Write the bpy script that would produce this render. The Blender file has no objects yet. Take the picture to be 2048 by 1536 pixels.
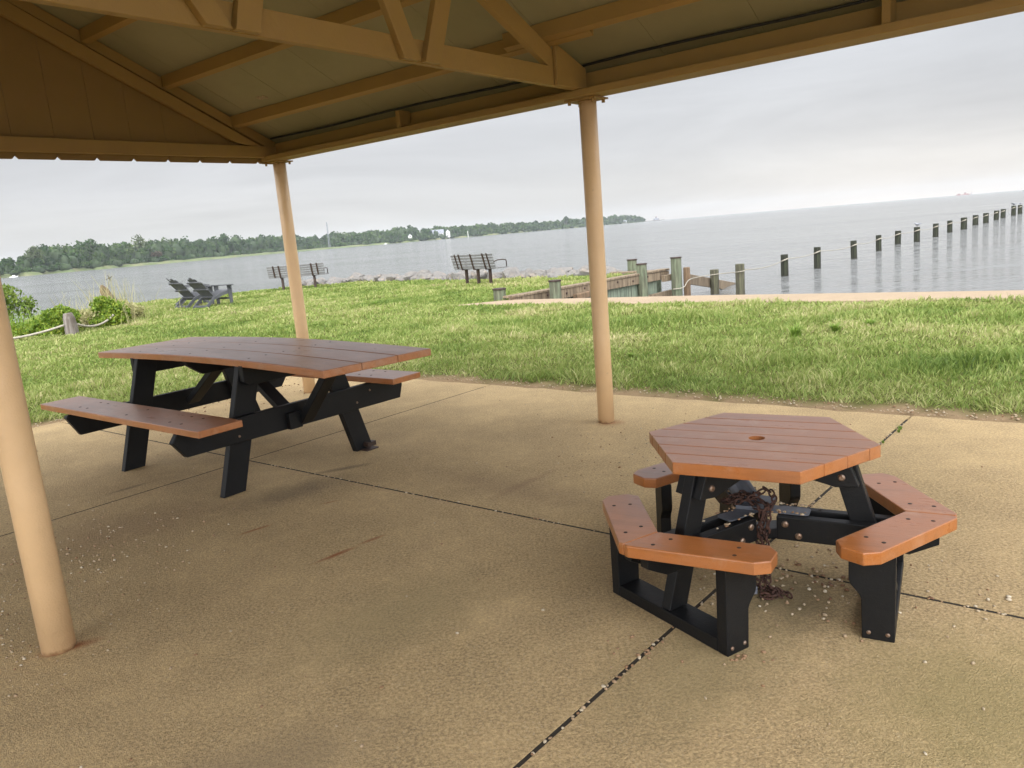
import bpy, bmesh, math, random
import numpy as np
from mathutils import Vector, Matrix, noise
rnd = random.Random(7)
rng = np.random.default_rng(11)
scene = bpy.context.scene
COL = scene.collection
R = math.radians
PI = math.pi

# ------------------------------------------------------------------ helpers
class MB:
    def __init__(s): s.v=[]; s.f=[]
    def add(s, vs, fs):
        n=len(s.v); s.v+= [tuple(p) for p in vs]; s.f+=[tuple(i+n for i in f) for f in fs]; return s
    def box(s, a, b):
        x0,y0,z0=a; x1,y1,z1=b
        return s.add([(x0,y0,z0),(x1,y0,z0),(x1,y1,z0),(x0,y1,z0),(x0,y0,z1),(x1,y0,z1),(x1,y1,z1),(x0,y1,z1)],
              [(0,3,2,1),(4,5,6,7),(0,1,5,4),(1,2,6,5),(2,3,7,6),(3,0,4,7)])
    def beam(s, p, q, w, h, up=(0,0,1)):
        # board from p to q, w across (perpendicular to up), h along up
        p=Vector(p); q=Vector(q); d=(q-p).normalized(); u=Vector(up)
        sd=d.cross(u).normalized()*(w/2); u2=sd.cross(d).normalized()*(h/2)
        vs=[p-sd-u2,p+sd-u2,p+sd+u2,p-sd+u2,q-sd-u2,q+sd-u2,q+sd+u2,q-sd+u2]
        return s.add(vs,[(0,1,2,3),(7,6,5,4),(0,4,5,1),(1,5,6,2),(2,6,7,3),(3,7,4,0)])
    def prism(s, poly, fn, t0, t1):
        # poly: 2d points; fn(a,b,t)->xyz ; extruded t0..t1
        n=len(poly)
        vs=[fn(a,b,t0) for a,b in poly]+[fn(a,b,t1) for a,b in poly]
        fs=[tuple(range(n-1,-1,-1)),tuple(range(n,2*n))]+[(i,(i+1)%n,n+(i+1)%n,n+i) for i in range(n)]
        return s.add(vs,fs)
    def tube(s, pts, r, n=10, cap=True):
        pts=[Vector(p) for p in pts]; m=len(pts); rr=r if isinstance(r,(list,tuple)) else [r]*m
        vs=[]; ref=Vector((0.13,0.21,0.97))
        for i,p in enumerate(pts):
            t=(pts[min(i+1,m-1)]-pts[max(i-1,0)]).normalized()
            rf=ref if abs(t.dot(ref))<.93 else Vector((1,0,0))
            a=t.cross(rf).normalized(); b=t.cross(a)
            vs+=[p+(a*math.cos(2*PI*k/n)+b*math.sin(2*PI*k/n))*rr[i] for k in range(n)]
        fs=[]
        for i in range(m-1):
            for k in range(n):
                k2=(k+1)%n; fs.append((i*n+k,i*n+k2,(i+1)*n+k2,(i+1)*n+k))
        if cap: fs+= [tuple(range(n-1,-1,-1)),tuple((m-1)*n+k for k in range(n))]
        return s.add(vs,fs)
    def disc(s, c, d, r, h, n=10):
        c=Vector(c); d=Vector(d).normalized()
        return s.tube([c,c+d*h*.6,c+d*h],[r,r*.92,r*.55],n)
    def ball(s, c, r, sub=1, sc=(1,1,1), rot=0):
        bm=bmesh.new(); bmesh.ops.create_icosphere(bm,subdivisions=sub,radius=1)
        cr,sr=math.cos(rot),math.sin(rot)
        vs=[]
        for v in bm.verts:
            x,y,z=v.co.x*sc[0]*r,v.co.y*sc[1]*r,v.co.z*sc[2]*r
            vs.append((c[0]+x*cr-y*sr,c[1]+x*sr+y*cr,c[2]+z))
        bm.verts.index_update()
        fs=[tuple(v.index for v in f.verts) for f in bm.faces]; bm.free()
        return s.add(vs,fs)
    def build(s, name, mat, parent=None, bevel=0, smooth=False, seg=2):
        me=bpy.data.meshes.new(name); me.from_pydata(s.v,[],s.f)
        bm=bmesh.new(); bm.from_mesh(me); bmesh.ops.recalc_face_normals(bm,faces=bm.faces); bm.to_mesh(me); bm.free()
        o=bpy.data.objects.new(name,me); COL.objects.link(o)
        if mat: me.materials.append(mat)
        if parent: o.parent=parent
        if smooth: me.polygons.foreach_set('use_smooth',[True]*len(me.polygons))
        if bevel:
            b=o.modifiers.new('Bevel','BEVEL'); b.width=bevel; b.segments=seg; b.limit_method='ANGLE'; b.angle_limit=R(35)
        return o
def tag(o,label=None,cat=None,group=None,kind=None):
    if label: o['label']=label
    if cat: o['category']=cat
    if group: o['group']=group
    if kind: o['kind']=kind
    return o
def empty(name,loc=(0,0,0),rz=0):
    o=bpy.data.objects.new(name,None); COL.objects.link(o); o.location=loc; o.rotation_euler=(0,0,rz); o.empty_display_size=.2
    return o
def copy_tree(o,parent=None):
    c=o.copy(); COL.objects.link(c)
    if parent: c.parent=parent
    for ch in list(o.children): copy_tree(ch,c)
    return c
def npmesh(name,V,F3=None,F4=None,mat=None,attr=None,parent=None,smooth=False):
    me=bpy.data.meshes.new(name)
    n3=0 if F3 is None else len(F3); n4=0 if F4 is None else len(F4)
    me.vertices.add(len(V)); me.vertices.foreach_set('co',np.ascontiguousarray(V,dtype=np.float32).ravel())
    loops=[]; 
    if n3: loops.append(F3.ravel())
    if n4: loops.append(F4.ravel())
    L=np.concatenate(loops).astype(np.int32)
    me.loops.add(len(L)); me.loops.foreach_set('vertex_index',L)
    me.polygons.add(n3+n4)
    st=np.concatenate([np.arange(n3)*3, n3*3+np.arange(n4)*4]).astype(np.int32)
    me.polygons.foreach_set('loop_start',st)
    me.update(calc_edges=True); me.validate()
    if smooth: me.polygons.foreach_set('use_smooth',[True]*(n3+n4))
    if attr is not None:
        for k,a in attr.items():
            at=me.attributes.new(k,'FLOAT','POINT'); at.data.foreach_set('value',a.astype(np.float32))
    o=bpy.data.objects.new(name,me); COL.objects.link(o)
    if mat: me.materials.append(mat)
    if parent: o.parent=parent
    return o

# ------------------------------------------------------------------ materials
class NT:
    def __init__(s,name):
        s.m=bpy.data.materials.new(name); s.m.use_nodes=True; s.t=s.m.node_tree; s.b=s.t.nodes['Principled BSDF']; s.L=s.t.links
        s.co=s.t.nodes.new('ShaderNodeTexCoord')
    def n(s,ty,**k):
        x=s.t.nodes.new(ty)
        for a,b in k.items():
            if a.startswith('i_'): x.inputs[a[2:].replace('_',' ')].default_value=b
            else: setattr(x,a,b)
        return x
    def noise(s,scale,detail=4,rough=.6,vec=None,mp=None,dist=0):
        t=s.n('ShaderNodeTexNoise',i_Scale=scale,i_Detail=detail,i_Roughness=rough,i_Distortion=dist)
        v=vec or s.co.outputs['Object']
        if mp:
            m=s.n('ShaderNodeMapping'); m.inputs['Scale'].default_value=mp; s.L.new(v,m.inputs['Vector']); v=m.outputs[0]
        s.L.new(v,t.inputs['Vector']); return t.outputs['Fac']
    def ramp(s,fac,stops,interp='LINEAR'):
        r=s.n('ShaderNodeValToRGB'); r.color_ramp.interpolation=interp
        e=r.color_ramp.elements
        while len(e)<len(stops): e.new(.5)
        for x,(p,c) in zip(e,stops):
            x.position=p; x.color=(*c,1) if len(c)==3 else c
        s.L.new(fac,r.inputs[0]); return r.outputs[0]
    def mix(s,f,a,b,mode='MIX'):
        m=s.n('ShaderNodeMix',data_type='RGBA',blend_type=mode)
        for sock,val in ((m.inputs[0],f),(m.inputs[6],a),(m.inputs[7],b)):
            if isinstance(val,(int,float)): sock.default_value=val
            elif isinstance(val,tuple): sock.default_value=(*val,1) if len(val)==3 else val
            else: s.L.new(val,sock)
        return m.outputs[2]
    def math(s,op,a,b=0.,c=None):
        m=s.n('ShaderNodeMath',operation=op)
        for i,val in enumerate((a,b,c)):
            if val is None: continue
            if isinstance(val,(int,float)): m.inputs[i].default_value=val
            else: s.L.new(val,m.inputs[i])
        return m.outputs[0]
    def col(s,c):
        if isinstance(c,tuple): s.b.inputs['Base Color'].default_value=(*c,1)
        else: s.L.new(c,s.b.inputs['Base Color'])
        return s
    def set(s,**k):
        for a,v in k.items():
            i=s.b.inputs[a.replace('_',' ')]
            if isinstance(v,(int,float,tuple)): i.default_value=v
            else: s.L.new(v,i)
        return s
    def bump(s,h,strength=.3,dist=.01,prev=None):
        b=s.n('ShaderNodeBump',i_Strength=strength,i_Distance=dist); s.L.new(h,b.inputs['Height'])
        if prev: s.L.new(prev,b.inputs['Normal'])
        s.L.new(b.outputs[0],s.b.inputs['Normal']); return b.outputs[0]

B3=[(.25,(0,0,0)),(.75,(1,1,1))]
def mat_paint(name,c,dirt=(.25,.13,.06),amt=.25,rough=.5,zrust=False):
    t=NT(name); f=t.ramp(t.noise(7,5,.65),[(.42,(0,0,0)),(.75,(1,1,1))])
    c2=tuple(x*.82 for x in c)
    a=t.mix(t.noise(2.3,3),c,c2)
    col=t.mix(t.math('MULTIPLY',f,amt),a,dirt)
    if zrust:   # rust bleeding where the tube meets the slab
        sep=t.n('ShaderNodeSeparateXYZ'); t.L.new(t.co.outputs['Object'],sep.inputs[0])
        zz=t.math('ADD',sep.outputs[2],t.math('MULTIPLY',t.noise(30,3),.05))
        k=t.ramp(zz,[(.022,(1,1,1)),(.042,(0,0,0))])
        col=t.mix(t.math('MULTIPLY',k,.75),col,(.22,.075,.025))
        ch=t.ramp(t.noise(16,4,.6),[(.70,(0,0,0)),(.72,(1,1,1))])
        col=t.mix(t.math('MULTIPLY',ch,.5),col,(.50,.36,.22))
    t.col(col); t.set(Roughness=rough)
    n=t.noise(160,2,.5); n2=t.noise(14,4,.6)
    t.bump(t.math('ADD',t.math('MULTIPLY',n,.25),n2),.55,.006)
    return t.m
M={}
M['post']=mat_paint('post_paint',(.76,.52,.29),amt=.10,rough=.38,zrust=True)
M['wood']=mat_paint('beam_paint',(.31,.185,.05),amt=.20,rough=.6)
M['siding']=mat_paint('siding_paint',(.24,.14,.038),amt=.2,rough=.7)
t=NT('deck_panel'); t.col(t.mix(t.ramp(t.noise(1.6,6,.7),B3),(.27,.24,.14),(.22,.195,.11))); t.set(Roughness=.75); t.bump(t.noise(60,3),.2,.003); M['deck']=t.m
t=NT('cable_black'); t.col((.012,.011,.01)); t.set(Roughness=.6); M['cable']=t.m

# recycled plastic lumber, brown (pebbled skin, faded bloom on upward faces is geometry independent noise)
def plastic(name,base,fade,fa=.5,rough=.42,spec=.5,sc=(1,1,1)):
    t=NT(name)
    brn='brown' in name
    n1=t.noise(4.2,7,.7,mp=(.6,1.4,1)); n2=t.noise(230,2,.5); n3=t.noise(60,4,.7,mp=sc)
    f=t.math('MULTIPLY',t.ramp(n1,[(.35,(0,0,0)),(.68,(1,1,1))]),fa)
    f=t.math('ADD',f,t.math('MULTIPLY',t.math('SUBTRACT',n3,.5),.45)); 
    c=t.mix(f,base,fade)
    c=t.mix(t.math('MULTIPLY',t.ramp(n2,[(.55,(0,0,0)),(.75,(1,1,1))]),.25),c,tuple(x*.45 for x in base))
    if brn:
        gr=t.noise(22,6,.75,mp=(.12,1,1)); c=t.mix(t.math('MULTIPLY',t.ramp(gr,[(.50,(0,0,0)),(.66,(1,1,1))]),.42),c,tuple(x*.5 for x in base))
        sm=t.noise(6,6,.7,dist=.6); c=t.mix(t.math('MULTIPLY',t.ramp(sm,[(.54,(0,0,0)),(.70,(1,1,1))]),.40),c,(.47,.30,.20))
        dk=t.noise(2.7,5,.7); c=t.mix(t.math('MULTIPLY',t.ramp(dk,[(.52,(0,0,0)),(.72,(1,1,1))]),.45),c,tuple(x*.55 for x in base))
    else:
        sc_=t.noise(14,6,.75); c=t.mix(t.math('MULTIPLY',t.ramp(sc_,[(.58,(0,0,0)),(.72,(1,1,1))]),.5),c,tuple(min(1,x*3.2) for x in base))
    t.col(c); t.set(Roughness=t.math('ADD',rough-.1,t.math('MULTIPLY',n1,.25)))
    t.b.inputs['Specular IOR Level'].default_value=spec
    if 'brown' in name: t.b.inputs['Coat Weight'].default_value=.45; t.L.new(t.math('ADD',.16,t.math('MULTIPLY',n1,.3)),t.b.inputs['Coat Roughness'])
    t.bump(t.math('ADD',t.math('MULTIPLY',n2,.6),n3),.5,.0018)
    return t.m
M['brown']=plastic('brown_plastic_lumber',(.37,.12,.022),(.34,.16,.085),.6,.34,.55,(.25,1,1))
M['brown2']=plastic('brown_plastic_lumber_top',(.39,.13,.026),(.38,.19,.11),.65,.34,.55,(.25,1,1))
M['black']=plastic('black_plastic_lumber',(.0045,.0048,.0055),(.011,.0115,.013),.5,.46,.28)
M['grey']=plastic('grey_plastic_lumber',(.075,.078,.085),(.13,.135,.145),.5,.5,.4)
M['slat']=plastic('grey_slat',(.15,.15,.15),(.24,.235,.225),.6,.6,.35)
t=NT('dark_metal'); t.col(t.mix(t.ramp(t.noise(12,4),B3),(.035,.022,.018),(.06,.035,.025))); t.set(Roughness=.55,Metallic=.2); M['dmetal']=t.m
t=NT('bolt_steel'); t.col(t.mix(t.ramp(t.noise(90,3),B3),(.32,.26,.21),(.20,.10,.05))); t.set(Roughness=.4,Metallic=.75); M['bolt']=t.m
t=NT('screw_recess'); t.col((.035,.02,.014)); t.set(Roughness=.7); M['screw']=t.m
t=NT('galvanized'); t.col(t.mix(t.ramp(t.noise(9,4),B3),(.09,.10,.12),(.19,.20,.23))); t.set(Roughness=.5,Metallic=.4); M['galv']=t.m
t=NT('rusty_chain'); t.col(t.mix(t.ramp(t.noise(45,4),B3),(.028,.013,.010),(.085,.035,.022))); t.set(Roughness=.85); t.bump(t.noise(150,3),.5,.003); M['rust']=t.m

# concrete
def concrete(name,c1,c2,stain=(.17,.135,.085),rusty=True,scale=1):
    t=NT(name)
    big=t.ramp(t.noise(.9,7,.68,dist=.5),[(.40,(0,0,0)),(.62,(1,1,1))])
    mid=t.ramp(t.noise(3.1,7,.7),[(.35,(0,0,0)),(.72,(1,1,1))])
    fine=t.noise(85,4,.75); vor=t.n('ShaderNodeTexVoronoi',i_Scale=210); t.L.new(t.co.outputs['Object'],vor.inputs['Vector'])
    c=t.mix(big,c1,c2); mm=t.ramp(t.noise(9,7,.8,dist=.3),[(.42,(0,0,0)),(.62,(1,1,1))]); c=t.mix(t.math('MULTIPLY',mm,.38),c,tuple(x*.62 for x in c1))
    ml=t.ramp(t.noise(14,6,.8,dist=.3),[(.52,(0,0,0)),(.68,(1,1,1))]); c=t.mix(t.math('MULTIPLY',ml,.35),c,tuple(min(1,x*1.45) for x in c1))
    c=t.mix(t.math('MULTIPLY',mid,.6),c,stain)
    # drag streaks
    st=t.ramp(t.noise(2.2,5,.6,mp=(1.6,.5,1)),[(.60,(0,0,0)),(.72,(1,1,1))]); c=t.mix(t.math('MULTIPLY',st,.35),c,(.26,.18,.105))
    g=t.ramp(fine,[(.41,(0,0,0)),(.60,(1,1,1))])
    c=t.mix(t.math('MULTIPLY',g,.5),c,tuple(min(1,x*1.7) for x in c1))
    sp=t.ramp(t.noise(150,5,.8),[(.36,(1,1,1)),(.47,(0,0,0))]); c=t.mix(t.math('MULTIPLY',sp,t.ramp(t.noise(1.7,4,.6),[(.3,(.35,.35,.35)),(.7,(.8,.8,.8))])),c,tuple(x*.28 for x in c1))
    ag=t.ramp(vor.outputs['Color'],[(.80,(0,0,0)),(.9,(1,1,1))]); c=t.mix(t.math('MULTIPLY',ag,.30),c,(.60,.50,.34))
    if rusty:
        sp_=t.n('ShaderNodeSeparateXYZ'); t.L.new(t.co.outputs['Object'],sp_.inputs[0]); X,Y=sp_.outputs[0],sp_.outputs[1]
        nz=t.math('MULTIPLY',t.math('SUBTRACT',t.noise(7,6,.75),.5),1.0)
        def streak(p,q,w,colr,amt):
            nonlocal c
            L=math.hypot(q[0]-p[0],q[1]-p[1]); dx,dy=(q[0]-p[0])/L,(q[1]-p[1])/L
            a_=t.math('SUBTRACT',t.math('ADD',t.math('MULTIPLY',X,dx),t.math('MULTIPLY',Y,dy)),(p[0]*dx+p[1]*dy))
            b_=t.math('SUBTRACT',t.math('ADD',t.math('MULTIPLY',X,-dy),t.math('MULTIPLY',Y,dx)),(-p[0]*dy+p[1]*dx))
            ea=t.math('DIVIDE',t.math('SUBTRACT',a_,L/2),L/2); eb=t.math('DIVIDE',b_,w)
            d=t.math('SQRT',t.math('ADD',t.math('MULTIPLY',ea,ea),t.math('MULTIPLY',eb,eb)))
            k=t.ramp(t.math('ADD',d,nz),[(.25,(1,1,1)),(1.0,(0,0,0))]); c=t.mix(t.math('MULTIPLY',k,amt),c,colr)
        RU=(.24,.085,.03); DK=(.085,.065,.045)
        streak((-.95,3.18),(-.76,3.36),.022,RU,.95); streak((-.78,3.36),(-.64,3.48),.018,RU,.7); streak((-1.44,3.60),(-1.26,3.75),.016,RU,.8); streak((-1.1,3.98),(-.98,4.03),.014,RU,.6)
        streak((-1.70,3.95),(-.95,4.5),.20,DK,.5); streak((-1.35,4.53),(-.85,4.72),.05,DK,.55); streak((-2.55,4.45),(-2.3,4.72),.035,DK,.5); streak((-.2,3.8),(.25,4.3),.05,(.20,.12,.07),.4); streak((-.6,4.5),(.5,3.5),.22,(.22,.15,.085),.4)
        streak((.55,2.75),(1.25,2.4),.30,(.12,.095,.05),.75); streak((.7,1.5),(1.7,2.2),.45,(.21,.175,.07),.6); streak((.1,1.8),(.9,2.5),.30,(.19,.155,.075),.5); streak((-.9,2.3),(-.1,3.0),.35,(.22,.18,.09),.4); streak((-1.2,1.7),(-.3,2.0),.2,(.22,.165,.10),.5)  # first streak is the hexagonal table's shade, painted into the slab colour
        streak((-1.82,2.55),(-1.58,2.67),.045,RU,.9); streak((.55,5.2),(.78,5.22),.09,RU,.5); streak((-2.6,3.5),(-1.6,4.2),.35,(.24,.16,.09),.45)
    t.col(c); t.set(Roughness=.9); t.b.inputs['Specular IOR Level'].default_value=.25
    t.bump(t.math('ADD',fine,t.math('MULTIPLY',vor.outputs['Distance'],.5)),.8,.005)
    return t.m
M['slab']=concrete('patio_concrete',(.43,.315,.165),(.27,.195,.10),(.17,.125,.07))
M['prom']=concrete('walk_concrete',(.32,.245,.165),(.27,.205,.14),(.19,.145,.10),False)
t=NT('soil'); t.col(t.mix(t.ramp(t.noise(4,6,.7),B3),(.34,.22,.125),(.24,.155,.08))); t.set(Roughness=.95); t.bump(t.noise(40,5,.7),.8,.02); M['soil']=t.m
t=NT('joint_dirt'); t.col(t.mix(t.ramp(t.noise(50,4,.7),B3),(.012,.009,.006),(.035,.026,.016))); t.set(Roughness=1.); M['joint']=t.m
# lawn ground
t=NT('lawn_ground'); at=t.n('ShaderNodeAttribute',attribute_name='soil')
g=t.mix(t.ramp(t.noise(1.1,6,.65),B3),(.085,.10,.022),(.16,.15,.045))
g=t.mix(t.ramp(t.noise(30,4,.7),B3),g,(.06,.07,.02))
so=t.mix(t.ramp(t.noise(5,6,.7),B3),(.33,.235,.14),(.22,.155,.09))
t.col(t.mix(at.outputs['Fac'],g,so)); t.set(Roughness=1.); t.b.inputs['Specular IOR Level'].default_value=.1; t.bump(t.noise(40,5,.7),.8,.02); M['ground']=t.m
# grass blades
def leafmat(name,stops,attr='rnd',nsc=.5,dry=None,trans=.35,rough=.55):
    t=NT(name); at=t.n('ShaderNodeAttribute',attribute_name=attr)
    f=t.math('ADD',t.math('MULTIPLY',at.outputs['Fac'],.62),t.math('MULTIPLY',t.noise(nsc,6,.7),1.0)); f=t.math('SUBTRACT',f,.3)
    c=t.ramp(f,stops); t.col(c); t.set(Roughness=rough); t.b.inputs['Specular IOR Level'].default_value=.25
    tr=t.n('ShaderNodeBsdfTranslucent'); t.L.new(c,tr.inputs[0]); mx=t.n('ShaderNodeMixShader'); mx.inputs[0].default_value=trans
    out=[x for x in t.t.nodes if x.type=='OUTPUT_MATERIAL'][0]
    t.L.new(t.b.outputs[0],mx.inputs[1]); t.L.new(tr.outputs[0],mx.inputs[2]); t.L.new(mx.outputs[0],out.inputs[0])
    return t.m
M['grass']=leafmat('grass_blades',[(0,(.075,.125,.028)),(.25,(.15,.225,.045)),(.5,(.255,.325,.08)),(.75,(.38,.405,.15)),(1,(.54,.47,.26))],nsc=.6,trans=.4)
M['weed']=leafmat('weed_leaf',[(0,(.10,.19,.025)),(1,(.27,.38,.07))])
M['vine']=leafmat('vine_leaf',[(0,(.045,.10,.012)),(.5,(.15,.24,.025)),(.8,(.30,.36,.05)),(1,(.38,.40,.08))],nsc=1.5)
M['shrub']=leafmat('shrub_leaf',[(0,(.05,.10,.015)),(.5,(.14,.21,.035)),(1,(.27,.32,.07))],nsc=2)
M['reed']=leafmat('dry_grass',[(0,(.22,.24,.08)),(.5,(.38,.36,.17)),(1,(.50,.44,.25))])
M['tree']=leafmat('woodland_leaf',[(0,(.012,.032,.010)),(.35,(.026,.060,.015)),(.6,(.05,.095,.022)),(.85,(.09,.13,.035)),(1,(.13,.16,.05))],nsc=.035,trans=.2,rough=.8)
M['tree_red']=leafmat('reddish_leaf',[(0,(.075,.055,.03)),(1,(.13,.10,.06))],nsc=.1,trans=.2)
M['tree_pale']=leafmat('pale_leaf',[(0,(.06,.09,.035)),(1,(.15,.18,.08))],nsc=.1,trans=.2)
t=NT('bark'); t.col(t.mix(t.ramp(t.noise(3,5),B3),(.06,.045,.035),(.15,.13,.11))); t.set(Roughness=.9); M['bark']=t.m
t=NT('marsh'); t.col(t.ramp(t.noise(.045,6,.7),[(.3,(.07,.10,.035)),(.5,(.11,.14,.05)),(.62,(.16,.16,.075)),(.72,(.18,.155,.09))])); t.set(Roughness=1.); M['marsh']=t.m
# weathered timbers
def timber(name,a,b,streak,green=None):
    t=NT(name); c=t.mix(t.ramp(t.noise(1.4,5,.7,mp=(6,6,.7)),[(.35,(0,0,0)),(.65,(1,1,1))]),a,b)
    if green: c=t.mix(t.math('MULTIPLY',t.ramp(t.noise(2.2,5,.6),[(.4,(0,0,0)),(.65,(1,1,1))]),.6),c,green)
    c=t.mix(t.math('MULTIPLY',t.ramp(t.noise(5,7,.8,mp=(3.2,3.2,.22)),[(.44,(0,0,0)),(.60,(1,1,1))]),.8),c,streak)
    t.col(c); t.set(Roughness=.9); t.bump(t.noise(10,5,.7,mp=(5,5,.5)),.6,.012); return t.m
M['pile']=timber('green_treated_pile',(.185,.19,.125),(.11,.125,.08),(.055,.05,.032),(.15,.20,.12))
M['midpile']=timber('mid_pile',(.13,.115,.075),(.085,.08,.05),(.03,.027,.02),(.10,.11,.055))
M['plank']=timber('weathered_plank',(.28,.215,.14),(.19,.14,.09),(.07,.05,.033))
M['sheet']=timber('sheet_piling',(.25,.29,.21),(.16,.20,.15),(.08,.09,.065))
M['wetpile']=timber('wet_pile',(.035,.034,.022),(.02,.02,.014),(.008,.008,.006),(.04,.055,.02))
M['driftpost']=timber('drift_post',(.24,.215,.19),(.16,.14,.12),(.08,.06,.045))
M['palebrown']=timber('brown_stump',(.22,.14,.08),(.15,.10,.06),(.07,.05,.03))
t=NT('rope'); t.col(t.mix(t.ramp(t.noise(40,3),B3),(.40,.37,.30),(.25,.225,.18))); t.set(Roughness=.95); M['rope']=t.m
t=NT('rock'); c=t.mix(t.ramp(t.noise(2.5,6,.7),B3),(.24,.225,.205),(.12,.115,.11)); c=t.mix(t.ramp(t.noise(.9,3,.6),[(.5,(0,0,0)),(.7,(1,1,1))]),c,(.27,.225,.18)); t.col(c); t.set(Roughness=.9); t.bump(t.noise(9,6,.7),.7,.05); M['rock']=t.m
t=NT('pebble'); at=t.n('ShaderNodeAttribute',attribute_name='rnd'); t.col(t.ramp(at.outputs['Fac'],[(0,(.10,.045,.022)),(.25,(.25,.14,.07)),(.5,(.36,.26,.16)),(.8,(.42,.34,.23)),(1,(.52,.45,.34))])); t.set(Roughness=.7); M['pebble']=t.m
t=NT('white_wall'); t.col((.75,.74,.71)); t.set(Roughness=.8); M['white']=t.m
t=NT('grey_roof'); t.col((.20,.21,.24)); t.set(Roughness=.8); M['roof']=t.m
t=NT('window_glass'); t.col((.03,.035,.04)); t.set(Roughness=.2); M['glass']=t.m
t=NT('ship_red'); t.col((.22,.10,.085)); t.set(Roughness=.7); M['ship']=t.m
t=NT('gull_feather'); at=t.co; sep=t.n('ShaderNodeSeparateXYZ'); t.L.new(t.co.outputs['Object'],sep.inputs[0]); t.col(t.ramp(sep.outputs[2],[(.12,(.12,.12,.13)),(.16,(.30,.31,.33))])); t.set(Roughness=.8); M['gull']=t.m

# water: wind ripples, stretched across the view
t=NT('bay_water'); t.col((.155,.16,.158)); t.set(Roughness=.13); t.b.inputs['IOR'].default_value=1.333
w1=t.noise(.55,6,.62,mp=(.55,1.5,1),dist=.3); w2=t.noise(2.6,5,.62,mp=(.45,1.4,1),dist=.5); w3=t.noise(.035,3,.5,mp=(.5,1.6,1))
w0=t.noise(.16,5,.6,mp=(.45,1.7,1),dist=.4)
h=t.math('ADD',t.math('ADD',t.math('MULTIPLY',w0,3.2),w1),t.math('MULTIPLY',w2,.36))
b1=t.bump(h,1.0,.46); 
t.set(Roughness=t.math('ADD',.04,t.math('MULTIPLY',w3,.14)))
M['water']=t.m

# ------------------------------------------------------------------ frames of reference (metres)
A0=R(-38.8); OX,OY=0.6416,5.2536
cA,sA=math.cos(A0),math.sin(A0)
def W(u,v,z=0): return (OX+cA*u-sA*v, OY+sA*u+cA*v, z)
def toUV(X,Y): return (X-OX)*cA+(Y-OY)*sA, -(X-OX)*sA+(Y-OY)*cA

SHORE=[(14.2,4.9),(7.09,10.46),(3.4,13.41),(.05,15.75),(2.42,18.35),(4.2,20.25),(3.0,20.9),(1.5,22.2),(-.6,24.0),(-2.9,26.6),(-5.7,29.0),(-8.6,29.1),(-11.5,27.9),(-13.4,26.6),(-14.6,24.0),(-12.6,19.5),(-13.4,16.6),(-17,13),(-30,9),(-70,4),(-70,-60),(70,-60),(70,-40)]
SP=np.array(SHORE)
def inside(P,poly):
    x,y=P[:,0],P[:,1]; c=np.zeros(len(P),bool); n=len(poly)
    for i in range(n):
        x1,y1=poly[i]; x2,y2=poly[(i+1)%n]
        k=((y1>y)!=(y2>y))&(x<(x2-x1)*(y-y1)/((y2-y1) if y2!=y1 else 1e-9)+x1); c^=k
    return c
def sdist(P,poly):
    d=np.full(len(P),1e9); n=len(poly)
    for i in range(n):
        a=np.array(poly[i]); b=np.array(poly[(i+1)%n]); ab=b-a
        t=np.clip(((P-a)@ab)/(ab@ab),0,1); q=a+t[:,None]*ab; d=np.minimum(d,np.hypot(*(P-q).T))
    return np.where(inside(P,poly),-d,d)
def fbm(X,Y,s,seed=0,o=3):
    out=np.zeros_like(X)
    for i in range(o):
        k=s*2**i; ph=seed*13.7+i*5.1
        out+= (np.sin(X*k+ph+1.7*np.sin(Y*k*.7+ph))*np.cos(Y*k*1.13-ph+1.3*np.sin(X*k*.6)))/(1.7**i)
    return out/2
def smooth(x): x=np.clip(x,0,1); return x*x*(3-2*x)
def slabdist(X,Y):
    # >0 outside the concrete patio (its lawn-side edges); wobbly
    U,V=toUV(X,Y)
    return np.maximum(V-.80,-(U+4.75))
def grassmask(X,Y):
    d=slabdist(X,Y); w=.13*fbm(X,Y,2.3,1)+.06*fbm(X,Y,9,2)
    return d-(.27+w)

# ------------------------------------------------------------------ ground
def make_ground():
    xs=np.concatenate([np.linspace(-90,-19,30)[:-1],np.arange(-19,16,.2),np.linspace(16,90,30)])
    ys=np.concatenate([np.linspace(-70,0,24)[:-1],np.arange(0,32,.2),np.linspace(32,40,5)])
    X,Y=np.meshgrid(xs,ys); P=np.c_[X.ravel(),Y.ravel()]
    sd=sdist(P,SHORE)
    nearwall=(P[:,0]>-1)&(P[:,1]<20.6+.9*(P[:,0]>3.2))&(P[:,1]>2)
    Z=np.where(nearwall,-1.7*smooth((sd+.22)/.2),-1.7*smooth(sd/1.3))
    gm=grassmask(P[:,0],P[:,1])
    d=slabdist(P[:,0],P[:,1])
    Z+=np.where(sd<0,.025*fbm(P[:,0],P[:,1],.9,3)*smooth((d-.3)/1.5)*smooth(-sd/1.0),0)
    Z-=np.where(d<-.05,.13,0)+np.where((d>-.05),.012,0)
    pr=np.array([(.1,15.75),(3.11,12.3),(6.56,9.68),(14,4.1),(14.2,4.9),(7.09,10.46),(3.4,13.41)])
    Z-=np.where(inside(P,pr),.03,0)
    soil=smooth((.02-gm)/.12)*(d>-1)
    # worn earth under the rectangular table's far corner
    U,V=toUV(P[:,0],P[:,1])
    nx,ny=len(xs),len(ys)
    i=np.arange((nx-1)*(ny-1)); r=i//(nx-1); c=i%(nx-1); a=r*nx+c
    F=np.c_[a,a+1,a+1+nx,a+nx]
    o=npmesh('lawn_ground',np.c_[P,Z],F4=F,mat=M['ground'],attr={'soil':soil},smooth=True)
    tag(o,kind='structure')
make_ground()
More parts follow.
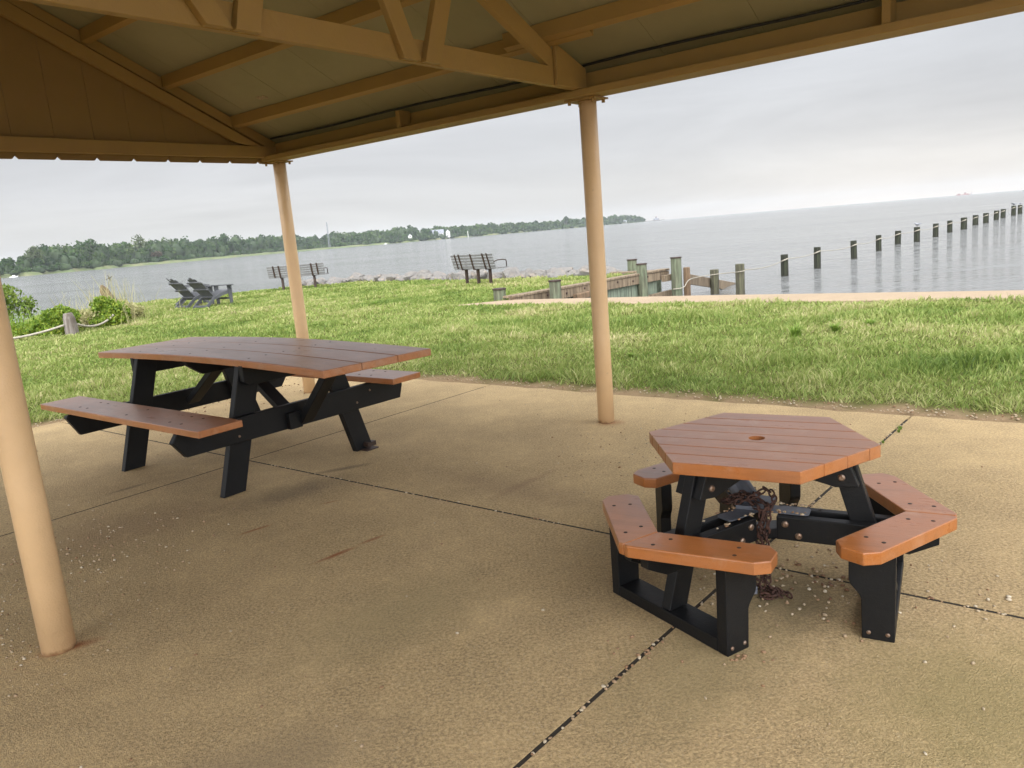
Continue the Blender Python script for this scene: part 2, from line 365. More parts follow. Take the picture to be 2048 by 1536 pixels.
# water to the horizon
mb=MB(); mb.add([(-3050,-120,-.9),(3050,-120,-.9),(3050,3050,-.9),(-3050,3050,-.9)],[(0,1,2,3)])
tag(mb.build('bay_water',M['water']),kind='structure')

# patio: separate pours with open joints
def ju(k,v): return {0:-4.75,1:-1.735+.025*(v+0),2:1.775+.04*(v-.5),3:5.25,4:8.7}[k]
vj=[-8.6,-5.25,-1.725,.80]
mb=MB()
for i in range(3):
    for k in range(4):
        g=.0065; v0,v1=vj[i]+g,vj[i+1]-(g if i<2 else 0)
        N=1 
        q=[]
        l0=ju(k,v0)+(g if k else 0); l1=ju(k,v1)+(g if k else 0); r0=ju(k+1,v0)-g; r1=ju(k+1,v1)-g
        # ragged outer edges
        pts=[(l0,v0),(r0,v0),(r1,v1)]
        if i==2:
            n=24
            for m in range(1,n): pts.append((r1+(l1-r1)*m/n, v1+rnd.uniform(-.03,.02)))
        pts.append((l1,v1))
        if k==0:
            n=16
            for m in range(1,n): pts.append((l0+rnd.uniform(-.03,.03), v1+(v0-v1)*m/n))
        mb.prism(pts,lambda a,b,t:W(a,b,t),-.11,0)
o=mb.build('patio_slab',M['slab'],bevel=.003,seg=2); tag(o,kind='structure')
mb=MB(); mb.prism([(-4.6,-8.5),(8.6,-8.5),(8.6,.7),(-4.6,.7)],lambda a,b,t:W(a,b,t),-.12,-.0012)
o=mb.build('joint_fill',M['joint']); tag(o,kind='structure')
# promenade with its seawall face
inner=[(-.96,15.52),(3.11,12.3),(6.56,9.68),(14,4.05)]; outer=[(14.25,4.85),(7.09,10.46),(3.4,13.41),(.1,15.72)]
mb=MB(); mb.prism(inner+outer,lambda a,b,t:(a,b,t),-.22,.012)
o=mb.build('promenade_path',M['prom'],bevel=.012); tag(o,kind='structure')
mb=MB()
for p,q in zip(outer[:-1],outer[1:]):
    d=(Vector(q)-Vector(p)).normalized(); nrm=Vector((-d.y,d.x))
    nn=nrm if nrm.dot(Vector((1,1)))<0 else -nrm
    mb.beam((p[0]+nn.x*.13,p[1]+nn.y*.13,-.97),(q[0]+nn.x*.13,q[1]+nn.y*.13,-.97),.22,1.49)
o=mb.build('seawall',M['prom']); tag(o,'pale concrete seawall face under the promenade edge','seawall')

# ------------------------------------------------------------------ pavilion
pav=empty('park_pavilion',(OX,OY,0),A0)
tag(pav,'tan painted open picnic pavilion with gabled roof on round posts','pavilion')
pp=[(0,0),(-3.34,0),(-.20,-3.55),(3.34,0),(-3.34,-3.6),(3.34,-3.6),(-3.34,-7.2),(0,-7.2),(3.34,-7.2)]
for i,(x,y) in enumerate(pp):
    mb=MB(); r=.0575
    mb.tube([(x,y,-.02),(x,y,0.6),(x,y,1.4),(x,y,2.15 if y!=-3.6 and y!=-3.55 else 2.2)],r,32,True)
    o=mb.build('post',M['post'],pav,smooth=True)
    o.data.polygons.foreach_set('use_smooth',[len(p.vertices)==4 for p in o.data.polygons])
    if y in(0,-7.2):
        mb=MB(); mb.box((x-.115,y-.10,2.152),(x+.115,y+.07,2.162))
        for bx in(-.09,.09):
            for by in(-.078,.048): mb.tube([(x+bx,y+by,2.162),(x+bx,y+by,2.132)],.011,6)
        mb.build('post_flange',M['wood'],o)
for y0,s in((0,1),(-7.2,-1)):
    mb=MB(); ya,yb=sorted((y0-.16*s,y0+.02*s)); mb.box((-3.44,ya,2.164),(3.5,yb,2.206))
    b=mb.build('eave_beam',M['wood'],pav,bevel=.003)
    mb=MB(); ya,yb=sorted((y0-.03*s,y0+.012*s)); mb.box((-3.44,ya,2.208),(3.5,yb,2.318)); mb.build('rim_board',M['wood'],b,bevel=.002)
    for x in(-1.6,-1.56+3.38):
        ya,yb=sorted((y0-.15*s,y0-.032*s)); MB().box((x-.02,ya,2.208),(x+.02,yb,2.33)).build('blocking',M['wood'],b,bevel=.002)
    mb=MB(); mb.tube([(x,y0-(.085+.008*math.sin(x*1.9))*s,2.352+.006*math.sin(x*3.1)) for x in np.linspace(-3.3,3.4,44)],.008,6); mb.build('cable',M['cable'],pav,smooth=True)
SL=.467
def topz(s): return 2.238-SL*s if s>-3.6 else 2.238+SL*(s+7.2)
for ui,u0 in enumerate((-3.33,0,3.34)):
    gable=ui==0
    mb=MB(); z0,z1=(2.208,2.32)
    if gable: z0,z1=2.19,2.29
    uf=lambda a,b,t:(t,a,b)
    ta,tb=(u0-.02,u0+.02)
    mb.prism([(-.03,z0),(-.03,z1),(-7.17,z1),(-7.17,z0)],uf,ta,tb)
    tr=mb.build('truss',M['wood'],pav,bevel=.003)
    mb=MB()
    for m in(0,1):
        f=(lambda s:s) if m==0 else (lambda s:-7.2-s)
        off=.0015
        poly=[(f(-.16),max(z1+.002,2.238-.125+SL*.16+.02)),(f(-.02),2.238),(f(-3.6),2.238+SL*3.6),(f(-3.6),2.238+SL*3.6-.128),(f(-.43),2.238+SL*.43-.128)]
        poly=[(f(-.43),2.238+SL*.43-.128),(f(-.30),z1+.002),(f(-.06),z1+.002),(f(-.06),2.238+SL*.06),(f(-3.6),2.238+SL*3.6),(f(-3.6),2.238+SL*3.6-.128)] if z1+.002<2.238+SL*.06 else \
             [(f(-.43),2.238+SL*.43-.128),(f(-.30),z1+.002),(f(-.19),z1+.002),(f(-3.6),2.238+SL*3.6),(f(-3.6),2.238+SL*3.6-.128)]
        mb.prism(poly,uf,ta,tb)
    mb.build('top_chord',M['wood'],tr,bevel=.003)
    if not gable:
        webs=[((-1.505,2.21),(-1.285,2.80)),((-1.645,2.21),(-2.04,3.13)),((-2.55,2.21),(-2.30,3.25)),((-2.672,2.21),(-3.50,3.36))]
        for m in(0,1):
            for k,(p,q) in enumerate(webs):
                f=(lambda s:s) if m==0 else (lambda s:-7.2-s)
                w=.056; ds=(q[0]-p[0]); dz=q[1]-p[1]
                mb=MB(); uo=.022+ (.0 if k%2 else .0015)
                mb.prism([(f(p[0]-w),p[1]),(f(p[0]+w),p[1]),(f(q[0]+w),q[1]),(f(q[0]-w),q[1])],uf,u0+uo,u0+uo+.038)
                mb.build('web_member',M['wood'],tr,bevel=.003)
            mb=MB(); mb.prism([(f(-.40),2.209),(f(-.40),2.45),(f(-.07),2.335),(f(-.07),2.209)],uf,u0+.022,u0+.045)
            mb.build('gusset',M['wood'],tr,bevel=.003)
# purlins
for m in(0,1):
    for k in range(6):
        s=-.445-.578*k
        for seg,(ua,ub) in enumerate(((-3.325,.32),(-.28,3.5))):
            so=s-(.045 if seg%2 else 0); z=2.238-SL*so+.003
            a,b=so-.0,so+.04
            mb=MB(); f=(lambda q:q) if m==0 else (lambda q:-7.2-q)
            mb.prism([(f(a),z),(f(b),z-SL*.04),(f(b),z-SL*.04+.084),(f(a),z+.084)],uf,ua,ub)
            mb.build('purlin',M['wood'],pav,bevel=.002)
# roof deck: panels with seams, shingle layer above
for m in(0,1):
    f=(lambda q:q) if m==0 else (lambda q:-7.2-q)
    mb=MB(); us=[-3.62]+[-3.1+.61*i for i in range(11)]+[3.62]
    for a,b in zip(us[:-1],us[1:]):
        mb.prism([(f(.15),2.33-SL*.15),(f(-3.6),2.33+SL*3.6),(f(-3.6),2.348+SL*3.6),(f(.15),2.348-SL*.15)],uf,a+.0012,b-.0012)
    d=mb.build('roof_deck',M['deck'],pav)
    if m==0:
        mp_=MB(); q=[(-2.93,-1.03),(-2.87,-1.05),(-2.83,-1.02),(-2.79,-1.04),(-2.76,-.99),(-2.80,-.97),(-2.83,-.995),(-2.88,-.98),(-2.91,-.99)]
        mp_.prism([((a+2.85)*.7-2.72,(b+1.01)*.7-.535) for a,b in q],lambda a,b,t:(a,b,2.33-SL*b+t),-.004,.001); mp_.build('peeling_patch',M['prom'],d)
    mb=MB(); mb.prism([(f(.18),2.352-SL*.18),(f(-3.6),2.352+SL*3.6),(f(-3.6),2.38+SL*3.6),(f(.18),2.38-SL*.18)],uf,-3.66,3.66); mb.build('shingles',M['roof'],d)
    mb=MB(); ya,yb=sorted((f(.155),f(.178))); mb.box((-3.6,ya,2.20),(3.6,yb,2.262)); mb.build('fascia',M['wood'],pav)
# gable: blocking strip and vertical siding with notched drip edge
mb=MB()
for m in(0,1):
    f=(lambda q:q) if m==0 else (lambda q:-7.2-q)
    mb.prism([(f(-.02),2.245),(f(-3.6),2.242+SL*3.59),(f(-3.6),2.326+SL*3.59),(f(-.02),2.332)],uf,-3.375,-3.335)
mb.build('rake_blocking',M['wood'],pav)
mb=MB(); n=26; wd=.283; s0=.06
edges=[.06,-.189]+[-.189-wd*i for i in range(1,25)]
for a,b in zip(edges[:-1],edges[1:]):
    a2=a-.0015; b2=b+.0015; c=.022
    if b2<-7.25: b2=-7.25
    if a2<=-7.25: break
    zt=lambda s:(2.325-SL*s) if s>-3.6 else (2.325+SL*(s+7.2))
    top=[(a2,zt(a2))]+([(-3.6,zt(-3.6))] if a2>-3.6>b2 else [])+[(b2,zt(b2))]
    top=[(x,min(z,4.0)) for x,z in top]
    poly=[(b2,2.172),(b2+c,2.148),(a2-c,2.148),(a2,2.172)]+top
    mb.prism(poly,uf,-3.405,-3.38)
mb.build('gable_siding',M['siding'],pav)

# ------------------------------------------------------------------ rectangular picnic table
def bolts(name,pts,parent,mat='bolt',r=.009,h=.006,n=10):
    for c,d in pts: MB().disc(c,d,r,h,n).build(name,M[mat],parent)
rt=empty('picnic_table',W(-1.79,-1.70),A0)
tag(rt,'long rectangular picnic table with brown plank top and attached benches on black A frames','picnic table','picnic tables under the pavilion')
xf=lambda a,b,t:(t,a,b)
def zsag(x): return .776-.034*(x/1.35)**2 if x>0 else .776-.022*(x/1.27)**2
for k in range(3):
    y0=-.357+k*.239; y1=y0+.236; N=22; xe=1.385; xs=[-1.15+i*(xe+1.15)/N for i in range(N+1)]
    V=[];F=[]
    for x in xs:
        z=zsag(x); e_=.085*max(0,(x-.9)/.485); xa,xb=x+e_*(y0+.357)/.713,x+e_*(y1+.357)/.713; V+=[(xa,y0,z-.042),(xb,y1,z-.042),(xb,y1,z),(xa,y0,z)]
    for i in range(N):
        a=i*4; b=a+4
        for j in range(4): F.append((a+j,a+(j+1)%4,b+(j+1)%4,b+j))
    F+=[(3,2,1,0),(N*4,N*4+1,N*4+2,N*4+3)]
    mb=MB(); mb.add(V,F); o=mb.build('tabletop_plank',M['brown2'],rt,bevel=.006,seg=3)
    bolts('screw',[((x,y,zsag(x)-.001),(0,0,1)) for x in(-.64,0,.64) for y in(y0+.06,y1-.06)],o,'screw',.008,.002)
for sgn in(1,-1):
    ya,yb=(.81,.555) if sgn>0 else(-.555,-.815)
    mb=MB(); mb.box((-1.08,min(ya,yb),.449),(.90,max(ya,yb),.487)); o=mb.build('bench_seat',M['brown2'],rt,bevel=.005,seg=3)
    bolts('screw',[((x,sgn*y,.4865),(0,0,1)) for x in(-.62,-.52,0,.5,.62) for y in(.62,.75)],o,'screw',.009,.002)
for s,x0 in((1,.613),(-1,-.63)):
    fr=MB(); fr.prism([(-.80,.447),(-.835,.40),(-.765,.305),(.83,.29),(.86,.38),(.835,.447)] if s>0 else [(-.83,.447),(-.84,.43),(-.77,.305),(.77,.305),(.84,.40),(.83,.447)],xf,x0+s*.003,x0+s*.043)
    b=fr.build('seat_support',M['black'],rt,bevel=.004)
    bolts('bolt',[((x0+s*.043,y,z),(s,0,0)) for y,z in((-.56,.40),(-.44,.34),(.44,.34),(.56,.40),(.0,.37))],b,'bolt',.008,.006)
    for m in(1,-1):
        mb=MB(); mb.prism([(m*.570,0),(m*.425,0),(m*.205,.735),(m*.350,.735)],xf,x0-s*.045,x0); l=mb.build('leg',M['black'],rt,bevel=.004)
    mb=MB(); mb.prism([(-.36,.734),(-.36,.64),(-.33,.615),(.33,.615),(.36,.64),(.36,.734)],xf,x0+s*.003,x0+s*.043); mb.build('top_support',M['black'],rt,bevel=.004)
    mb=MB(); mb.beam((x0-s*.06,-.02,.37),(s*.06,-.02,.71),.09,.04,up=(s*.5,0,.6)); mb.build('brace',M['black'],rt,bevel=.003)
    if s>0:
        mb=MB(); mb.beam((x0+s*.075,0.0,.335),(x0+s*.44,.0,.715),.09,.045,up=(-s*.7,0,.6)); mb.box((x0+.045,-.12,.30),(x0+.085,-.03,.40)); mb.build('brace',M['black'],rt,bevel=.003)
mb=MB(); mb.prism([(-.345,.733),(-.33,.70),(-.24,.635),(.24,.635),(.33,.70),(.345,.733)],xf,-.02,.02); mb.build('top_support',M['black'],rt,bevel=.004)
mb=MB(); mb.box((.56,.555,0),(.60,.61,.03)); mb.tube([(.615,.50,.035),(.665,.50,.035)],.018,8); mb.box((.61,.46,0),(.68,.56,.008)); mb.build('anchor_bracket',M['dmetal'],rt)

# ------------------------------------------------------------------ hexagonal picnic table
ht=empty('hexagonal_picnic_table',W(1.79,-1.87),A0+R(9))
tag(ht,'small hexagonal picnic table with umbrella hole and V shaped brown benches','picnic table','picnic tables under the pavilion')
RT=.405
hexv=[(RT*math.cos(k*PI/3),RT*math.sin(k*PI/3)) for k in range(6)]
ap=RT*math.sin(PI/3); pw=2*ap/7
def hexclip(y): return RT-abs(y)/math.tan(PI/3)
for k in range(7):
    y0=-ap+k*pw+.0015; y1=y0+pw-.003
    if k==3:
        # middle plank with the umbrella hole
        n=24; hole=[(.021*math.cos(2*PI*i/n),.021*math.sin(2*PI*i/n)) for i in range(n)]
        # left half / right half strips
        mbh=MB()
        def half(sg):
            arc=[(.029*math.cos(PI/2-PI*i/12)*sg,.029*math.sin(PI/2-PI*i/12)) for i in range(13)]
            po=[(0,y1),(sg*hexclip(y1),y1),(sg*RT,0),(sg*hexclip(y0),y0),(0,y0)]
            poly=po+[(arc[12-i]) for i in range(13)]
            return poly
        for sg in(1,-1): mbh.prism(half(sg),lambda a,b,t:(a,b,t),.518,.560)
        o=mbh.build('tabletop_plank',M['brown'],ht)
    else:
        po=[(-hexclip(y0),y0),(hexclip(y0),y0),(hexclip(y1),y1),(-hexclip(y1),y1)]
        mb=MB(); mb.prism(po,lambda a,b,t:(a,b,t),.518,.560); o=mb.build('tabletop_plank',M['brown'],ht,bevel=.0025)
mb=MB(); mb.tube([(0,0,.44),(0,0,.52)],.045,16); mb.build('hub_block',M['black'],ht,bevel=.003)
for k in range(3):
    th=k*2*PI/3; c,s_=math.cos(th),math.sin(th)
    def T(r,tt,z): return (r*c-tt*s_, r*s_+tt*c, z)
    for m in(1,-1):
        # seat board from the V tip along +-120 degrees
        d=(-.5,.866*m); n_=(-.866,-.5*m)   # inward normal
        def S(a,b): return (.646+d[0]*a+n_[0]*b, d[1]*a+n_[1]*b)
        w=.142
        g=.0012
        poly=[S(.0225,0),(.6115,g*m),(.482,g*m),S(.445,w),S(.475,w-.03),S(.475,.035),S(.44,0)]
        poly=[(.632,g*m),S(.025,0),S(.425,0),S(.47,.028),S(.475,w-.040),S(.445,w),(.482,g*m)]
        mb=MB(); mb.prism(poly,lambda a,b,t:T(a,b,t),.293,.335); o=mb.build('bench_seat',M['brown'],ht,bevel=.004,seg=3)
        bolts('screw',[(T(*S(a,b),.3345),(0,0,1)) for a,b in((.10,.035),(.14,.095),(.36,.035),(.36,.095))],o,'screw',.0075,.0015)
        prof=[(.470,0),(.470,.291),(.335,.291),(.335,.195),(.340,.180),(.365,.150),(.372,.135),(.375,.0)]
        mb=MB(); y0,y1=sorted((m*.245,m*.288)); mb.prism(prof,lambda a,b,t:T(a,t,b),y0,y1); o=mb.build('leg',M['black'],ht,bevel=.003)
        yf=m*.288; dd=T(0,m,0); 
        bolts('bolt',[(T(.395,yf,.024),dd),(T(.450,yf,.024),dd)],o,'bolt',.007,.005)
        # paired seat beam and top beam
        y0,y1=sorted((m*.024,m*.060))
        mb=MB(); mb.prism([(.075,.205),(.50,.205),(.585,.25),(.585,.292),(.075,.292)],lambda a,b,t:T(a,t,b),y0,y1); o=mb.build('seat_beam',M['black'],ht,bevel=.003)
        bolts('bolt',[(T(r,m*.060,z),dd) for r,z in((.105,.265),(.15,.225),(.36,.265),(.40,.225))],o,'bolt',.0125,.007,14)
        mb=MB(); mb.prism([(.045,.516),(.31,.516),(.345,.425),(.27,.418),(.045,.478)],lambda a,b,t:T(a,t,b),y0,y1); o=mb.build('top_beam',M['black'],ht,bevel=.003)
        bolts('bolt',[(T(r,m*.060,z),dd) for r,z in((.13,.495),(.205,.485),(.29,.455))],o,'bolt',.0125,.007,14)
    mb=MB(); mb.box((0,0,0),(0,0,0)); mb=MB(); mb.prism([(.375,0),(.470,0),(.470,.045),(.375,.045)],lambda a,b,t:T(a,t,b),-.2445,.2445); mb.build('foot_rail',M['black'],ht,bevel=.003)
    mb=MB(); mb.prism([(.385,.047),(.465,.047),(.325,.515),(.245,.515)],lambda a,b,t:T(a,t,b),-.0225,.0225); mb.build('slanted_leg',M['black'],ht,bevel=.003)
    mb=MB(); mb.prism([(-.02,-.035),(.17,-.035),(.18,-.025),(.18,.025),(.17,.035),(-.02,.035)],lambda a,b,t:T(a,b,t),.2935+k*.0015,.2975+k*.0015); mb.build('gusset_plate',M['galv'],ht)
# umbrella sleeve leaning under the hole
mb=MB(); mb.tube([(-.03,.02,.30),(-.14,.11,.41)],.042,18); mb.box((-.07,-.05,.30),(.05,.08,.315)); mb.build('umbrella_sleeve',M['galv'],ht,bevel=.002)

# rusty chain looped over the beams, tail on the slab
def chain_pts(P,step):
    P=[Vector(p) for p in P]; L=[0]
    for a,b in zip(P[:-1],P[1:]): L.append(L[-1]+(b-a).length)
    out=[]; s=0
    while s<L[-1]:
        i=max(j for j in range(len(L)) if L[j]<=s); i=min(i,len(P)-2)
        f=(s-L[i])/max(1e-6,(L[i+1]-L[i])); out.append(P[i].lerp(P[i+1],f)); s+=step
    return out
def bez(P,n=8):
    # Catmull-Rom
    P=[Vector(p) for p in P]; Q=[P[0]]+P+[P[-1]]; out=[]
    for i in range(1,len(Q)-2):
        for k in range(n):
            t=k/n; a,b,c,d=Q[i-1:i+3]
            out.append(.5*((2*b)+(-a+c)*t+(2*a-5*b+4*c-d)*t*t+(-a+3*b-3*c+d)*t**3))
    out.append(P[-1]); return out
ch=MB()
def link(c,dr,tw):
    d=dr.normalized(); rf=Vector((.3,.2,.93)); 
    if abs(d.dot(rf))>.9: rf=Vector((1,0,0))
    a=d.cross(rf).normalized(); b=d.cross(a)
    n=a*math.cos(tw)+b*math.sin(tw)
    pts=[]; ns=10
    for i in range(ns+1):
        q=2*PI*i/ns; pts.append(c+d*math.cos(q)*.017+n*math.sin(q)*.0095)
    ch.tube(pts,.0037,5,False)
paths=[[(-.12,-.02,.315),(-.06,-.05,.33),(-.01,-.02,.345),(.03,.02,.36),(.06,-.01,.33),(.035,-.062,.306),(.03,-.085,.28),(.03,-.09,.2),(.035,-.09,.1),(.03,-.095,.02),(.05,-.13,.008),(.09,-.10,.008),(.06,-.06,.01),(.12,-.09,.01),(.15,-.12,.008)],
       [(-.09,.0,.32),(-.05,-.03,.345),(.0,-.05,.318),(.028,-.078,.30),(.015,-.088,.2),(.022,-.1,.12),(.012,-.09,.03),(.03,-.06,.012),(.075,-.11,.014),(.02,-.13,.01)],
       [(-.1,.03,.31),(-.04,.0,.33),(.03,-.03,.325),(.05,-.075,.29),(.045,-.092,.2),(.05,-.1,.11),(.055,-.08,.02),(.09,-.06,.01)],
       [(-.13,.0,.305),(-.10,-.04,.33),(-.06,-.02,.35),(-.03,.03,.335),(-.08,.05,.32)]]
for pth in paths:
    pts=chain_pts(bez(pth),.0235)
    for i in range(len(pts)-1): link(pts[i],pts[i+1]-pts[i],(i%2)*PI/2+rnd.uniform(-.35,.35))
o=ch.build('rusty_chain',M['rust'],smooth=True); o.location=W(1.79,-1.87); o.rotation_euler=(0,0,A0+R(9))
tag(o,'rusty brown chain hanging from the hexagonal table beams to the slab','chain')
mb=MB(); mb.prism([(-.02,0),(.02,0),(.02,.03),(-.02,.03)],lambda a,b,t:(t,a,b),-.012,.012)
o=mb.build('padlock',M['galv'],bevel=.004); mb=MB(); mb.tube([(0,-.012,.03)]+[(0,-.012*math.cos(a),.042+.012*math.sin(a)) for a in np.linspace(0,PI,7)]+[(0,.012,.03)],.0035,6,False); mb.build('shackle',M['bolt'],o)
hx=A0+R(9); lx,ly=.0,-.115
o.location=(W(1.79,-1.87)[0]+math.cos(hx)*lx-math.sin(hx)*ly,W(1.79,-1.87)[1]+math.sin(hx)*lx+math.cos(hx)*ly,.012); o.rotation_euler=(0,0,hx+.5)
tag(o,'grey padlock on the chain beneath the hexagonal table','padlock')

# ------------------------------------------------------------------ adirondack chairs
def make_adirondack():
    root=empty('adirondack_chair')
    # faces +x ; origin on the ground at the centre
    g=M['grey']
    for s in(1,-1):
        y=s*.27
        mb=MB(); mb.prism([(-.52,.0),(-.44,.0),(-.20,.20),(.10,.30),(.36,.34),(.36,.42),(.05,.38),(-.24,.27),(-.50,.06)],lambda a,b,t:(a,t,b),y-.016,y+.016); mb.build('side_rail',g,root,bevel=.003)
        mb=MB(); mb.prism([(.30,0),(.38,0),(.40,.56),(.26,.56)],lambda a,b,t:(a,t,b),y+s*.018-.015,y+s*.018+.015); mb.build('front_leg',g,root,bevel=.003)
        mb=MB(); mb.prism([(-.36,y+s*.005-.02),(-.30,y+s*.09),(.40,y+s*.11),(.44,y+s*.08),(.44,y-s*.045),(-.36,y-s*.045)],lambda a,b,t:(a,b,t-.04*a),.565,.590); mb.build('arm_rest',g,root,bevel=.003)
        mb=MB(); mb.prism([(.28,.55),(.38,.55),(.36,.44)],lambda a,b,t:(a,t,b),y+s*.036,y+s*.060); mb.build('arm_bracket',g,root)
    mb=MB()
    for i in range(8):
        x=.36-i*.072; z=.425-.0*i-(0.02*(i/3)**1.3 if i<3 else .02+.035*(i-3)*.62)
        z=.425-.16*((.36-x)/.6)**1.15
        mb.beam((x,-.265,z),(x,.265,z),.060,.02,up=(-.22,0,1))
    mb.build('seat',g,root,bevel=.003)
    mb=MB(); n=5; lean=Vector((-.66,0,.75)).normalized(); b0=Vector((-.10,0,.21))
    for i in range(n):
        a=(i-2)*.108; top=.86-.055*abs(i-2)**1.7
        hw=.05; d2=abs(i-2)
        p=[b0+Vector((0,a*.86-hw*.86,0)),b0+Vector((0,a*.86+hw*.86,0))]
        fan=1.12
        lo=a*.86; hi=a*fan
        pts=[(lo-hw*.86,0),(lo+hw*.86,0),(hi+hw*1.1,top-(.035 if a>0.01 else .008)),(hi+hw*.6,top),(hi-hw*.6,top),(hi-hw*1.1,top-(.035 if a<-.01 else .008))]
        nrm=Vector((.75,0,.66))
        mb.prism(pts,lambda q,w,t:tuple(b0+lean*w+Vector((0,q,0))+nrm*(t+.0)),-.01,.01)
    mb.build('backrest',g,root,bevel=.003)
    for h,wd in((.10,.50),(.40,.62),(.68,.56)):
        p=b0+lean*h+Vector((-.75,0,-.66))*.026
        mb=MB(); mb.beam(p-Vector((0,wd/2,0)),p+Vector((0,wd/2,0)),.028,.055,up=tuple(lean)); mb.build('back_crossbar',g,root,bevel=.003)
    mb=MB(); mb.beam((-.47,-.25,.055),(-.47,.25,.055),.03,.06); mb.beam((.30,-.25,.20),(.30,.25,.20),.03,.05); mb.build('stretcher',g,root,bevel=.003)
    return root
adi=make_adirondack()
ch1=adi; ch1.location=(-8.05,21.55,0); ch1.rotation_euler=(0,0,R(57))
tag(ch1,'dark grey adirondack chair nearest the park bench, seen whole','garden chair','adirondack chairs on the lawn')
ch2=copy_tree(adi); ch2.location=(-8.82,22.2,0); ch2.rotation_euler=(0,0,R(56)); ch2['label']='dark grey adirondack chair directly left of the nearest one, its seat partly hidden'
ch3=copy_tree(adi); ch3.location=(-9.35,23.4,0); ch3.rotation_euler=(0,0,R(30)); ch3['label']='dark grey adirondack chair farthest left, mostly hidden behind the middle chair'

# ------------------------------------------------------------------ park benches
def make_bench():
    root=empty('park_bench')
    # faces +x, long axis y, 1.83 long
    s=M['slat']; d=M['dmetal']; L=.915
    mb=MB(); lean=Vector((-.24,0,.97))
    for i in range(5):
        z=.50+i*.078; x=-.20-(z-.45)*.25
        mb.beam((x,-L,z),(x,L,z),.022,.060,up=tuple(lean))
    mb.build('backrest',s,root,bevel=.004)
    mb=MB()
    for i in range(5):
        mb.beam((-.16+i*.095,-L,.445-.0*i),(-.16+i*.095,L,.445),.078,.028)
    mb.build('seat',s,root,bevel=.004)
    for y in(-.70,-.52,0,.52,.70):
        if abs(y)==.70: mb=MB(); mb.beam((-.222,y,.45),(-.335,y,.86),.045,.012,up=(.97,0,.24)); mb.build('back_strap',d,root); continue
        mb=MB(); mb.beam((-.222,y,.42),(-.335,y,.86),.05,.014,up=(.97,0,.24)); mb.beam((-.22,y,.42),(.26,y,.42),.05,.02); mb.build('support_strap',d,root)
        mb=MB(); mb.beam((-.02,y,0),(-.10,y,.41),.075,.075,up=(1,0,.2)) if False else mb.box((-.12,y-.035,-.05),(-.05,y+.035,.41)); mb.build('leg',d,root,bevel=.004)
    for y in(-L+.03,L-.03):
        mb=MB(); mb.tube([(-.24,y,.62),(-.1,y,.655),(.1,y,.655),(.19,y,.64),(.215,y,.60),(.215,y,.46)],.014,8,True); mb.build('arm_rest',d,root,smooth=True)
    return root
b1=make_bench(); b1.location=(-.62,21.72,0); b1.rotation_euler=(0,0,R(41))
tag(b1,'grey slatted park bench on three legs near the timber bulkhead, seen from behind','park bench','park benches facing the water')
b2=copy_tree(b1); b2.location=(-7.25,27.75,.0); b2.rotation_euler=(0,0,R(86)); b2.scale=(1,1.12,1); b2['label']='grey slatted park bench behind the pavilion corner post, seen from behind'

# ------------------------------------------------------------------ bulkhead and mooring posts
def pile(name,x,y,z0,z1,r,mat,label,cat,group,cap=True,lean=(0,0)):
    n=14; pts=[]; rr=[]
    for i in range(6):
        f=i/5; pts.append((lean[0]*f,lean[1]*f,(z1-z0)*f)); rr.append(r*(1.04-.06*f+rnd.uniform(-.012,.012)))
    mb=MB(); mb.tube(pts,rr,n); o=mb.build(name,M[mat],bevel=.012); o.location=(x,y,z0)
    tag(o,label,cat,group)
    if cap:
        mb=MB(); mb.tube([(lean[0],lean[1],z1-z0+.001),(lean[0],lean[1],z1-z0+.028)],r*1.10,n); c=mb.build('pile_cap',M['dmetal'],o)
    return o
G1='round timber piles of the bulkhead'
pile('bulkhead_pile',-.10,15.98,-1.2,.215,.135,'pile','short stubby green grey timber pile at the left end of the bulkhead','timber pile',G1)
pile('bulkhead_pile',1.06,16.05,-1.2,.285,.125,'pile','pale timber pile crossing the bulkhead rail left of the middle pavilion post','timber pile',G1)
pile('bulkhead_pile',3.45,19.10,-1.5,.315,.125,'pile','tall green streaked timber pile standing in front of the bulkhead planks','timber pile',G1,lean=(-.03,0))
pile('bulkhead_pile',3.50,20.95,-1.5,.35,.13,'pile','timber pile rising behind the bulkhead corner, half hidden','timber pile',G1)
pile('bulkhead_pile',4.42,19.75,-1.5,.37,.135,'pile','tallest timber pile at the outer bulkhead corner with a rope round it','timber pile',G1)
pile('bulkhead_pile',4.86,20.5,-1.5,.07,.09,'palebrown','thin brown timber pile just right of the tallest corner pile','timber pile',G1,cap=False)
bk=empty('timber_bulkhead',(.04,15.62,0)); tag(bk,'weathered timber bulkhead with top rail and pale green sheet boards','bulkhead')
Wp=Vector((4.22-.04,20.15-15.62,0)); Wd=Wp.normalized(); Wn=Vector((Wd.y,-Wd.x,0)); WL=Wp.length
mb=MB(); mb.beam(Wd*.02+Vector((0,0,.075)),Wp*.52+Vector((0,0,.075)),.26,.045); mb.beam(Wp*.523+Vector((0,0,.078)),Wp+Vector((0,0,.085)),.26,.045); mb.build('top_rail',M['plank'],bk,bevel=.006)
mb=MB(); mb.beam(Wd*.02+Wn*.07+Vector((0,0,-.05)),Wp*.5+Wn*.07+Vector((0,0,-.05)),.08,.20); mb.beam(Wp*.505+Wn*.07+Vector((0,0,-.05)),Wp+Wn*.07+Vector((0,0,-.05)),.08,.20); o=mb.build('wale',M['plank'],bk,bevel=.006)
mb=MB()
for i in range(9):
    q=Wd*(.5+i*.66)+Wn*.112+Vector((0,0,-.05+.04*(i%2))); mb.disc(q,Wn,.028,.02,8)
mb.build('bolt',M['dmetal'],o)
mb=MB(); n=int(WL/.2)
